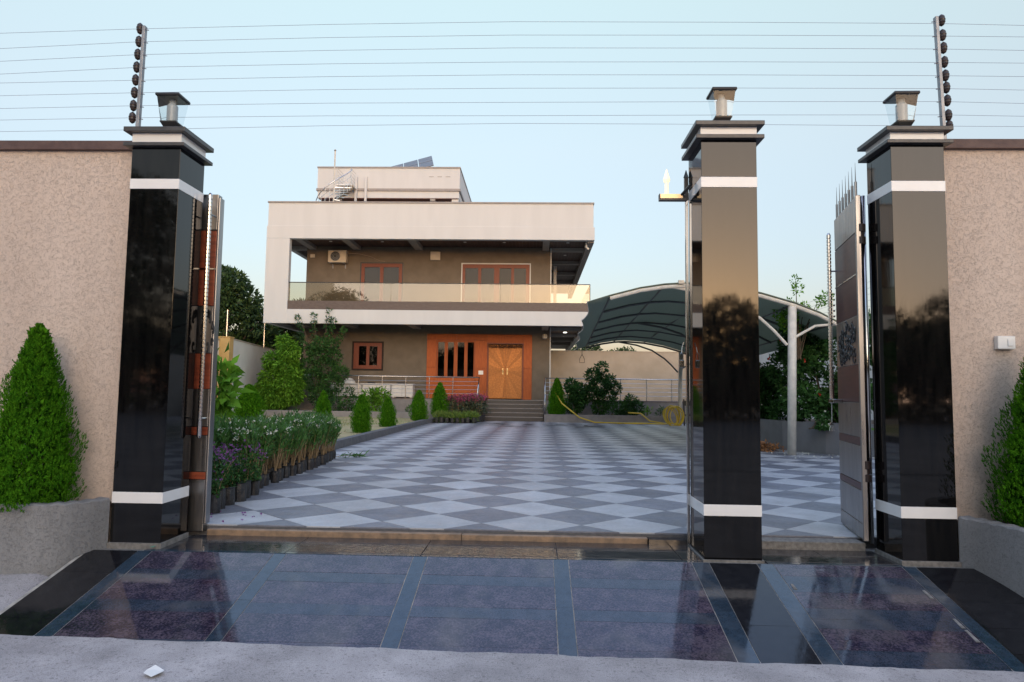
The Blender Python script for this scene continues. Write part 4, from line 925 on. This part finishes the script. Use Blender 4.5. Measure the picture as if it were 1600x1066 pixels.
for k in range(6): 
    z = 4.64 - k * .18; tag(MB().tube([(9.8, 17.2, z), (10.05, 31, z)], .004, 4).tube([(9.8, 17.2, z), (9.7, 5, z)], .004, 4).build('fence_wire', wirem), 'thin wire on the far right compound wall fence, ' + ['topmost', 'second', 'third', 'fourth', 'fifth', 'lowest'][k] + ' of six', 'wire', 'far compound fence wires')

# ------------------------------------------------------------------ carport
cp = thing('carport', 'arched dark green fabric carport on white steel posts', 'carport', (5.4, 15, .074))
prof = [(1.10, 3.17), (1.58, 3.325), (2.2, 3.49), (2.7, 3.57), (3.13, 3.60), (3.9, 3.545), (4.68, 3.405), (5.36, 3.21), (5.88, 3.01), (6.24, 2.82), (6.6, 2.60)]
def ax(x, y): return x + .038 * (y - 8.8)
def zs(y): return -.012 * (y - 8.8)
ysr = [8.75 + 13.3 * k / 20 for k in range(21)]; V = []
for j, y in enumerate(ysr):
    bay = abs(math.sin(math.pi * (j / 20) * 4)); sag = .055 * bay
    for i, (x, z) in enumerate(prof):
        e = .10 * bay if i == 0 else (-.10 * bay if i == len(prof) - 1 else 0)
        V.append((ax(x + e, y), y, z + zs(y) - sag * (1 - abs(i - 5) / 7)))
n_ = len(prof); F = [(j*n_+i, j*n_+i+1, (j+1)*n_+i+1, (j+1)*n_+i) for j in range(20) for i in range(n_-1)]
me = bpy.data.meshes.new('fabric'); me.from_pydata(V, [], F); me.materials.append(canopy); me.shade_smooth(); f = put('fabric_canopy', me, cp)
sm_ = f.modifiers.new('thick', 'SOLIDIFY'); sm_.thickness = .012
MB().tube([(V[j*n_][0], V[j*n_][1], V[j*n_][2]) for j in range(21)], .012, 6).build('edge_rope', whitepaint, cp)
def arch(y, r, m_, dz=-.07, i0=1, i1=10, name='arch_tube'): MB().tube([(ax(x, y), y, z + zs(y) + dz) for x, z in prof[i0:i1]], r, 8).build(name, m_, cp)
arch(8.80, .042, whitepaint); arch(21.95, .035, framedark)
for y in (11.0, 13.2, 15.4, 17.6, 19.8): arch(y, .028, framedark)
for i in (1, 3, 5, 7, 9): MB().tube([(ax(prof[i][0], y), y, prof[i][1] + zs(y) - .045) for y in (8.9, 12, 15.4, 18.6, 21.9)], .022, 6).build('purlin', framedark, cp)
for y, x, m_ in ((8.83, 5.28, whitepaint), (15.3, 5.52, whitepaint), (21.85, 5.78, whitepaint)):
    mm = m_; MB().tube([(x, y, .05), (ax(5.36, y) - .02, y, 3.12 + zs(y))], .085 if y < 9 else .075, 16).build('post', mm, cp, smooth=True)
    q = ax(0, y); zt = zs(y)
    MB().tube([(x - .06, y, 2.32 + zt), (4.95 + q, y, 2.62 + zt), (4.68 + q, y, 2.87 + zt), (4.2 + q, y, 3.18 + zt), (3.6 + q, y, 3.38 + zt), (2.9 + q, y, 3.50 + zt)], .032, 8).build('brace', whitepaint if y < 9 else framedark, cp)
    MB().tube([(x + .05, y, 2.45 + zt), (5.8 + q, y, 2.72 + zt), (6.2 + q, y, 2.76 + zt)], .028, 8).build('brace', whitepaint if y < 9 else framedark, cp)
MB().box(2.98, 3.10, 8.70, 8.76, 3.56, 3.63).build('ridge_lamp', mat('cream_plastic', (.5, .5, .5)), cp)
# ------------------------------------------------------------------ plants in the garden
G7 = 'clipped thujas along the lawn'
tm2 = thuja_mesh('foliage', 1.0, .34, 3600, .017, 8, True)
def th2(label, x, y, z, h, w_, rz, grp=G7):
    o = thing('thuja', label, 'conifer', (x, y, z), grp); f = put('foliage', tm2, o, loc=(0, 0, 0)); f.scale = (w_ / .68, w_ / .68, h); f.rotation_euler = (0, 0, rz)
    put('trunk', MB().tube([(0, 0, -.05), (0, 0, h * .4)], [.03, .015], 6).mesh('trunk', bark), o, loc=(0, 0, 0))
th2('broad dark thuja at the back left of the lawn', -10.0, 18.4, .12, 1.32, 1.0, 0)
th2('slim thuja just behind the white flowered seedlings', -4.60, 9.5, .15, 1.1, .42, 1)
th2('first rounded thuja past the seedlings, beside the kerb', -4.45, 12.3, .15, 1.02, .50, 2)
th2('second rounded thuja past the seedlings, beside the kerb', -4.4, 15.3, .15, .93, .50, 3)
th2('rounded thuja at the far end of the kerb', -4.28, 20.2, .15, 1.18, .62, 4)
th2('darker thuja next to the railing end, left of the steps', -3.75, 22.0, .25, 1.4, .66, 5)
th2('thuja just right of the entrance steps', 1.0, 23.5, .3, 1.62, .72, 6, 'thujas by the terrace')
shrub('leafy_shrub', 'bright light green weeping shrub left of the ground floor window', (-10.85, 23.5, .3),
      [(0, 0, .6), (.4, 0, 1.2), (-.45, .1, 1.5), (.2, 0, 2.0), (.35, 0, 2.6), (.1, .1, 3.0), (-.3, 0, .9), (.6, 0, .8), (-.5, 0, .5), (-.3, 0, 2.2), (.6, 0, 1.8), (-.7, 0, 1.0), (.75, 0, 1.3)], [.5, .55, .45, .55, .48, .34, .5, .45, .4, .42, .42, .35, .35], 12500, .17, .055, leafb, droop=.8)
TW = []
for bx_, tz_, dx_ in ((.15, 4.45, .0), (-1.05, 4.1, -.3), (-.55, 4.2, .1), (.75, 3.6, .2), (.3, 4.0, .1)):
    for q_ in range(5): TW.append((bx_ * .75 + (bx_ * .25 + dx_ * .5) * q_ / 4, .05 * q_, 2.9 + (tz_ - 2.9) * q_ / 4))
shrub('leafy_shrub', 'tall thin dark shrub with sparse upright tips before the house wall', (-9.1, 23.7, .3),
      [(0, 0, .7), (.45, 0, 1.2), (-.4, 0, 1.4), (.2, 0, 1.9), (-.2, 0, 2.5), (.5, 0, 2.4), (-.6, 0, 2.0), (.8, 0, 1.7), (-.1, 0, 2.9), (.45, 0, 2.9), (-.5, 0, 2.7)] + TW,
      [.5, .5, .48, .5, .42, .36, .36, .36, .35, .28, .25] + [.10] * len(TW), 6500, .13, .05, leafm, stems=31, up=.3)
shrub('leafy_shrub', 'round bush with long leaves below the ground floor window', (-6.6, 23.2, .3), [(0, 0, .5), (.2, 0, .75), (-.2, 0, .7)], [.42, .35, .35], 700, .24, .06, leafb, up=-.2)
shrub('leafy_shrub', 'low dark plant behind the lawn wall, between the tall shrub and round bush', (-7.9, 23.3, .3), [(0, 0, .3), (.35, 0, .5), (-.4, 0, .4), (.1, 0, .9)], [.3, .3, .32, .2], 700, .15, .05, leafm)
shrub('leafy_shrub', 'dense dark green shrub right of the steps, the tallest one before the railing', (2.85, 23.9, .32),
      [(0, 0, .4), (.3, 0, .8), (-.4, 0, 1.0), (0, 0, 1.3), (.4, 0, 1.5), (-.3, 0, 1.7), (.05, 0, 2.05), (-.75, 0, 1.1), (-.7, 0, .7), (.65, 0, 1.2)], [.35, .42, .36, .45, .3, .34, .28, .28, .25, .25], 3600, .13, .06, leafm, up=.2)
shrub('leafy_shrub', 'broad leaved bush between the slim thuja and the tall dark shrub', (1.75, 23.7, .32), [(0, 0, .5), (.1, 0, 1.0), (-.15, 0, 1.3), (.2, 0, .7)], [.38, .38, .26, .3], 1500, .16, .07, leafm)
shrub('leafy_shrub', 'low bush right of the tall dark shrub, near the carport post', (4.0, 23.6, .32), [(0, 0, .35), (.35, 0, .4), (-.3, 0, .35), (.1, 0, .7)], [.34, .3, .3, .24], 1300, .13, .055, leafm)
for i, x in enumerate((5.3, 4.75, 3.3, -3.1, -5.2)):
    shrub('bed_plant', ['tiny bed plant closest to the carport post', 'small bed plant left of the carport post', 'small plant under the tall dark shrub', 'small bed plant left of the pink flowers', 'small grassy bed plant in the middle of the left bed'][i], (x, 23.45, .34),
          [(0, 0, .15), (.1, 0, .3)], [.16, .12], 110, .14, .035, leafb if i % 2 else leafm, 'small bed plants', cat='plant', stems=2, up=.5)
shrub('broad_leaf_plant', 'bright broad leaved plant beside the sliding gate edge', (-6.75, 9.0, .15), [(0, 0, .9), (.1, 0, 1.3), (0, 0, 1.7), (.05, 0, .5), (.15, 0, 1.05)], [.3, .32, .28, .25, .3], 190, .34, .15, leafb, cat='plant', stems=4, droop=.1)
# potted seedlings
def seedling(seed, flower):
    rd = random.Random(seed); o = thing('seedling', 'x', 'potted plant', (0, 0, 0))
    r0 = .062
    bag = MB().lathe([(r0, 0), (r0 * 1.05, .04), (r0 * 1.08, .12), (r0 * .98, .165), (r0 * 1.06, .18), (r0 * .88, .178), (r0 * .85, .16)], seg=11)
    bag.v = [(x * rd.uniform(.93, 1.07), y * rd.uniform(.93, 1.07), z + (rd.uniform(-.006, .006) if z > .1 else 0)) for x, y, z in bag.v]
    put('grow_bag', bag.mesh('grow_bag', plasticblk), o, loc=(0, 0, 0))
    mb = MB(); P = []; tips = []
    for k in range(9 if flower is not petp else 5):
        a = rd.uniform(0, 6.28); ln = rd.uniform(.50, .66) if flower is not petp else rd.uniform(.14, .34); sp = rd.uniform(.04, .17) if flower is not petp else rd.uniform(.05, .16)
        b0 = (rd.uniform(-.03, .03), rd.uniform(-.03, .03), .15); m_ = (math.cos(a) * sp * .5, math.sin(a) * sp * .5, .15 + ln * .5); t_ = (math.cos(a) * sp, math.sin(a) * sp, .15 + ln)
        mb.tube([b0, m_, t_], [.0055, .0045, .002], 4, False); tips.append(t_)
        for q in range(38 if flower is not petp else 60):
            f = min(1, rd.gauss(.78, .17)) if flower is not petp else rd.uniform(.1, 1)
            x, y, z = [m_[i] + (t_[i] - m_[i]) * (f - .5) * 2 for i in range(3)] if f > .5 else [b0[i] + (m_[i] - b0[i]) * f * 2 for i in range(3)]
            P.append((x, y, z))
    put('stalks', mb.mesh('stalks', stalk), o, loc=(0, 0, 0))
    P = np.array(P); P[:, 2] += rng.normal(size=len(P)) * .03; D = rng.normal(size=P.shape) * np.array([.55, .55, .35]) + np.array([0, 0, 1.0])
    if flower is petp: D = rng.normal(size=P.shape)
    put('foliage', npmesh('foliage', leaves(P, D, .125 if flower is not petp else .05, .020 if flower is not petp else .022), leafo if flower is not petp else leafm), o, loc=(0, 0, 0))
    if flower is not None:
        T = np.array(rd.sample(tips, 3)); V = []
        for t_ in T:
            n_ = 16 if flower is petw else 9; Pt = t_ + rng.normal(size=(n_, 3)) * .026 + np.array([0, 0, .02]); V.append(leaves(Pt, rng.normal(size=(n_, 3)) + np.array([0, 0, .4]), .032, .024))
        put('flower', npmesh('flower', np.concatenate(V), flower), o, loc=(0, 0, 0))['kind'] = 'stuff'
    return o
protos = [seedling(1, petw), seedling(2, petw), seedling(3, None), seedling(4, petw)]
GA = 'white flowered seedlings in black bags'; spots = []
def edge_x(y): return -3.22 - .02 * max(0, y - 2.8) - (.10 * max(0, y - 5.2) ** 1.2)
y = 2.55
while y < 6.6:
    for c_ in range(5):
        x = edge_x(y) - .07 - c_ * .17 + random.uniform(-.03, .03)
        if x > -4.05: spots.append((x, y + random.uniform(-.04, .04) + .06 * (c_ % 2)))
    y += .25
for i, (x, y) in enumerate(spots):
    p = protos[i % 4]; lab = 'tall green seedling in a black bag, crowded beside the paving edge'
    if i < 4: p.location = (x, y, ZC); p.scale = (.85,) * 3; o = p; o.rotation_euler = (0, 0, random.uniform(0, 6.28))
    else: o = copy_tree(p, (x, y, ZC), random.uniform(0, 6.28), random.uniform(.76, .94))
    o['group'] = GA; o['label'] = lab if x > edge_x(y) - .16 else 'tall green seedling behind the front row of the crowded black bags'
pp = [seedling(11, petp), seedling(12, petp)]; i = 0
for y in (1.15, 1.38, 1.62, 1.86, 2.08, 2.3):
    for c_ in range(3):
        x = -3.08 - .06 * (y - 1.2) - c_ * .2 + random.uniform(-.04, .04)
        p = pp[i % 2]
        if i < 2: p.location = (x, y, ZC); o = p
        else: o = copy_tree(p, (x, y, ZC), random.uniform(0, 6.28), random.uniform(.8, 1.15))
        o['group'] = 'purple flowered seedlings in black bags'; o['label'] = 'small purple flowered seedling in a black bag by the sliding gate'; i += 1
# fallen sprig
o = thing('fallen_sprig', 'cut oleander sprig lying on the paving beside the seedlings', 'sprig', (-3.2, 6.85, ZC))
MB().tube([(-3.62, 6.62, ZC + .012), (-3.3, 6.82, ZC + .03), (-3.02, 6.9, ZC + .02)], [.006, .005, .003], 5).build('stalk', stalk, o)
P = np.array([(-3.45 + .45 * t + random.uniform(-.03, .03), 6.72 + .2 * t + random.uniform(-.05, .05), ZC + .03) for t in [random.random() for _ in range(60)]])
put('leaves', npmesh('leaves', leaves(P, rng.normal(size=P.shape) * np.array([1, 1, .3]) + np.array([.6, 0, .15]), .12, .022), leafo), o)
# pots at the left of the steps
def grasspot(seed):
    o = thing('seedling', 'x', 'potted plant', (0, 0, 0)); put('grow_bag', MB().lathe([(.08, 0), (.09, .05), (.095, .2), (.085, .21)], seg=12).mesh('grow_bag', plasticblk), o, loc=(0, 0, 0))
    n_ = 90; P = np.stack([rng.normal(size=n_) * .035, rng.normal(size=n_) * .035, np.full(n_, .18)], 1)
    put('foliage', npmesh('foliage', leaves(P, rng.normal(size=P.shape) * .55 + np.array([0, 0, 1.0]), .26, .022), leafy), o, loc=(0, 0, 0)); return o
gp0 = grasspot(1); k = 0
for r_ in range(4):
    for c_ in range(8):
        loc = (-3.72 + c_ * .205 + random.uniform(-.02, .02), 20.95 + r_ * .24, ZC)
        if k == 0: gp0.location = loc; o = gp0
        else: o = copy_tree(gp0, loc, random.uniform(0, 6), random.uniform(.9, 1.1))
        o['label'] = 'yellow green grassy plant in a black bag, in the block left of the steps'; o['group'] = 'yellow green bagged plants'; k += 1
def pinkpot():
    o = thing('seedling', 'x', 'potted plant', (0, 0, 0)); put('grow_bag', MB().lathe([(.10, 0), (.11, .05), (.115, .26), (.10, .27)], seg=12).mesh('grow_bag', plasticblk), o, loc=(0, 0, 0))
    mb = MB(); T = []
    for k in range(8):
        a = random.uniform(0, 6.28); t_ = (math.cos(a) * .16, math.sin(a) * .16, .95 + random.uniform(-.1, .1)); T.append(t_); mb.tube([(0, 0, .22), (t_[0] * .5, t_[1] * .5, .6), t_], .006, 4, False)
    put('stalks', mb.mesh('stalks', stalk), o, loc=(0, 0, 0))
    P = np.stack([rng.normal(size=260) * .12, rng.normal(size=260) * .12, rng.uniform(.3, .98, 260)], 1)
    put('foliage', npmesh('foliage', leaves(P, rng.normal(size=P.shape) + np.array([0, 0, .4]), .10, .035), mat('purple_green_foliage', (.055, .06, .035), (.04, .075, .03), scale=9, rough=.6, island=.4)), o, loc=(0, 0, 0))
    T = np.array(T); V = np.concatenate([leaves(T[i % 8] + rng.normal(size=(14, 3)) * .05, rng.normal(size=(14, 3)), .055, .04) for i in range(8)])
    put('flower', npmesh('flower', V, petr), o, loc=(0, 0, 0))['kind'] = 'stuff'; return o
q0 = pinkpot(); k = 0
for r_ in range(3):
    for c_ in range(6):
        loc = (-3.55 + c_ * .27 + r_ * .05, 22.15 + r_ * .36, ZC)
        if k == 0: q0.location = loc; o = q0
        else: o = copy_tree(q0, loc, random.uniform(0, 6), random.uniform(.88, 1.08))
        o['label'] = 'pink flowered plant in a black bag, crowded against the steps'; o['group'] = 'pink flowered bagged plants'; k += 1
# right raised bed with flowering bushes
o = thing('raised_bed', 'curved dark grey raised bed wall behind the near carport post', 'raised bed', (6, 9, ZC))
plan = [(7.0, 14.0), (5.9, 12.8), (5.3, 11.6), (5.55, 10.1), (6.1, 9.15), (6.9, 8.55), (8.2, 8.2), (9.7, 8.1)]
mb = MB()
for (a, b), (c, d) in zip(plan[:-1], plan[1:]):
    L = math.hypot(c - a, d - b); nx, ny = (b - d) / L, (c - a) / L
    if nx * 1 + ny * 1 < 0: nx, ny = -nx, -ny
    nx, ny = nx * .14, ny * .14
    mb.hexa([(a, b, 0), (c, d, 0), (c + nx, d + ny, 0), (a + nx, b + ny, 0), (a, b, .72), (c, d, .72), (c + nx, d + ny, .72), (a + nx, b + ny, .72)])
mb.build('bed_wall', mat('slate_bed_plaster', (.15, .155, .17), (.12, .125, .135), scale=3, rough=.7, bump=.3, bscale=50), o)
MB().prism([(p[0] + .12, p[1] + .1) for p in plan] + [(9.7, 14)], .3, .64).build('soil', soil, o)
def cl(n_, x0, x1, y0, y1, z0, z1, r0, r1, sd):
    rd = random.Random(sd); return [(rd.uniform(x0, x1), rd.uniform(y0, y1), rd.uniform(z0, z1)) for _ in range(n_)], [rd.uniform(r0, r1) for _ in range(n_)]
c_, r_ = cl(34, -.7, 1.0, -.4, .9, .2, 2.3, .22, .42, 5)
shrub('flowering_bush', 'big dark bush with red blooms between the carport post and narrow gate', (6.6, 10.2, .6), c_, r_, 15000, .11, .055, leafm, stems=12, flowers=(pethib, 16, .06, 'flower'))
c_, r_ = cl(16, -.5, .35, -.2, .5, .1, 1.5, .2, .36, 8)
shrub('flowering_bush', 'dark bush with small white blooms left of the near carport post', (5.75, 12.2, .6), c_, r_, 7500, .11, .055, leafm, stems=8, flowers=(petw, 42, .045, 'flower'))
cs_ = [(.25 - .02 * k, -.05 * k, .2 - .10 * k) for k in range(7)]
shrub('trailing_branch', 'trailing branch with white blooms hanging over the raised bed wall', (5.85, 9.25, .62), cs_, [.13] * 7, 650, .075, .04, leafm, cat='plant', stems=3, droop=.6, flowers=(petw, 14, .042, 'flower'))
shrub('trailing_branch', 'thin green trailing branch drooping over the raised bed near the keys', (6.6, 8.55, .62), [(0, -.03 * k, .1 - .1 * k) for k in range(6)], [.09] * 6, 260, .06, .03, leafb, cat='plant', stems=2, droop=.6)
c_, r_ = cl(9, -.4, .5, -.2, .2, .6, 1.35, .10, .20, 12)
shrub('flowering_bush', 'loose pale sprigs reaching up over the canopy edge by the post', (5.75, 9.6, 2.1), c_ + [(-.05, 0, 1.7), (.0, 0, 1.5), (.75, .3, 1.35)], r_ + [.10, .12, .15], 900, .075, .036, leafb, stems=12, up=.4)
o = thing('branch_pile', 'small heap of dry brown twigs and leaves behind the near carport post', 'twig pile', (5.55, 9.9, ZC)); mb = MB()
for k in range(42):
    a = random.uniform(0, 6.28); L = random.uniform(.1, .32); x = 5.0 + random.gauss(0, .16); y = 9.95 + random.gauss(0, .22); z = ZC + .02 + random.uniform(0, .16)
    mb.tube([(x, y, z), (x + L * math.cos(a), y + L * math.sin(a), z + random.uniform(-.03, .05))], .008, 4)
mb.build('twigs', mat('dry_twigs', (.38, .18, .08), (.26, .12, .05), scale=20, rough=.8, island=.3), o)
P = np.stack([5.0 + rng.normal(size=500) * .22, 9.95 + rng.normal(size=500) * .25, ZC + .02 + np.abs(rng.normal(size=500)) * .06], 1)
put('leaf_litter', npmesh('leaf_litter', leaves(P, rng.normal(size=P.shape), .07, .035), litter), o)['kind'] = 'stuff'
P = np.stack([rng.uniform(4.9, 6.8, 60), rng.uniform(8.0, 9.5, 60), np.full(60, ZC + .008)], 1)
tag(put('fallen_petals', npmesh('fallen_petals', leaves(P, rng.normal(size=P.shape) * np.array([1, 1, .2]), .035, .03), petw)), kind='stuff')
P = np.stack([rng.uniform(-3.1, -2.5, 26), rng.uniform(.7, 1.2, 26), np.full(26, ZC + .008)], 1)
tag(put('fallen_purple_petals', npmesh('fallen_purple_petals', leaves(P, rng.normal(size=P.shape) * np.array([1, 1, .2]), .03, .022), petp)), kind='stuff')
# yellow hose
o = thing('garden_hose', 'long yellow garden hose coiled at the far carport post and snaking to the shrubs', 'hose', (5, 22.6, ZC))
pts = [(.9, 23.4, 1.35), (1.2, 23.1, .85), (1.9, 22.7, .30), (2.5, 22.5, .12)] + [(2.5 + .28 * k, 22.45 + .12 * math.sin(k * 1.3), .11) for k in range(1, 12)]
MB().tube(pts, .028, 7).tube([(3.4 + .3 * k, 22.35 + .1 * math.sin(k * 2), .10) for k in range(8)], .028, 7).tube([(3.9, 22.9, .52), (4.4, 22.85, .50), (4.75, 22.7, .2), (5.3, 22.4, .12)], .028, 7).build('hose_run', hosem, o, smooth=True)
for k in range(7):
    r_ = .34 + .03 * (k % 3); c0 = (5.35 + .04 * k, 21.6 - .02 * k, .42 + .02 * (k % 4)); ti = -.5 + .12 * k
    MB().tube([(c0[0] + r_ * .75 * math.cos(t * .42) + ti * .15 * math.sin(t * .42), c0[1] + .1 * math.sin(t * .42 + k), c0[2] + r_ * 1.0 * math.sin(t * .42)) for t in range(16)], .024, 6).build('hose_coil', hosem, o)
o = thing('dark_chair', 'black folded chair leaning behind the far carport post', 'chair', (6.0, 22.0, ZC))
for x in (5.93, 6.2): MB().tube([(x, 21.7, ZC), (x + .02, 21.9, 1.1)], .03, 6).build('leg', blackm, o)
MB().box(5.93, 6.22, 21.72, 21.78, .45, .52).build('seat', blackm, o); MB().box(5.93, 6.24, 21.84, 21.9, .85, 1.05).build('backrest', blackm, o)
# ------------------------------------------------------------------ trees
GT = 'trees behind the house'
tree('leafy_tree', 'large dark tree rising behind the left compound wall, touching the house edge', (-20.2, 38, 0), 9.2, 4.2, 15000, .30, leafd, GT, seed=1, ncl=34, tr=.3)
tree('leafy_tree', 'smaller dark tree at far left, beyond the ochre column', (-24.5, 37, 0), 7.6, 3.6, 9000, .28, leafd, GT, seed=2, tr=.25)
tree('leafy_tree', 'dark tree seen low beneath the left end of the house balcony', (-16.3, 41, 0), 7.4, 3.4, 9000, .28, leafd, GT, seed=3, tr=.25)
tree('leafy_tree', 'low feathery tree top above the back wall, under the canopy', (3.6, 44, 0), 5.0, 3.0, 6000, .22, leafd, GT, seed=5, tr=.2, trunk_h=1.6)
tree('leafy_tree', 'second low tree top above the back wall, nearer the carport post', (6.9, 45, 0), 4.7, 2.6, 5000, .22, leafd, GT, seed=6, tr=.2, trunk_h=1.5)
GB = 'roadside trees opposite the gate'
for i, (x, y, H_, cr) in enumerate(((-34, -34, 11, 7), (-26, -37, 15.5, 6), (-17, -39, 9.5, 6), (-8, -38, 9, 5), (-1, -40, 8, 4.5), (6, -41, 7.5, 4.5), (12, -39, 7.4, 5.5), (20.5, -40, 7.4, 5.5), (27, -38, 8.0, 6), (36, -37, 8.5, 5.5), (-45, -30, 12, 7), (45, -34, 10, 6))):
    tree('roadside_tree', 'roadside tree across the road, number %s counting from the west end' % ['one','two','three','four','five','six','seven','eight','nine','ten','eleven','twelve'][i], (x, y, -.3), H_, cr, 9000, .42, leafd, GB, seed=20 + i, ncl=46, flat=.75, trunk_h=H_ * .2, tr=.3)
o = thing('roadside_hedge', 'long dark hedge across the road opposite the gate', 'hedge', (0, -43, -.3))
P = np.stack([rng.uniform(-60, 60, 15000), rng.uniform(-45, -42, 15000), rng.uniform(-.3, 1, 15000) ** 1 * 5.2], 1)
put('foliage', npmesh('foliage', leaves(P, rng.normal(size=P.shape), .75, .5), leafd), o)
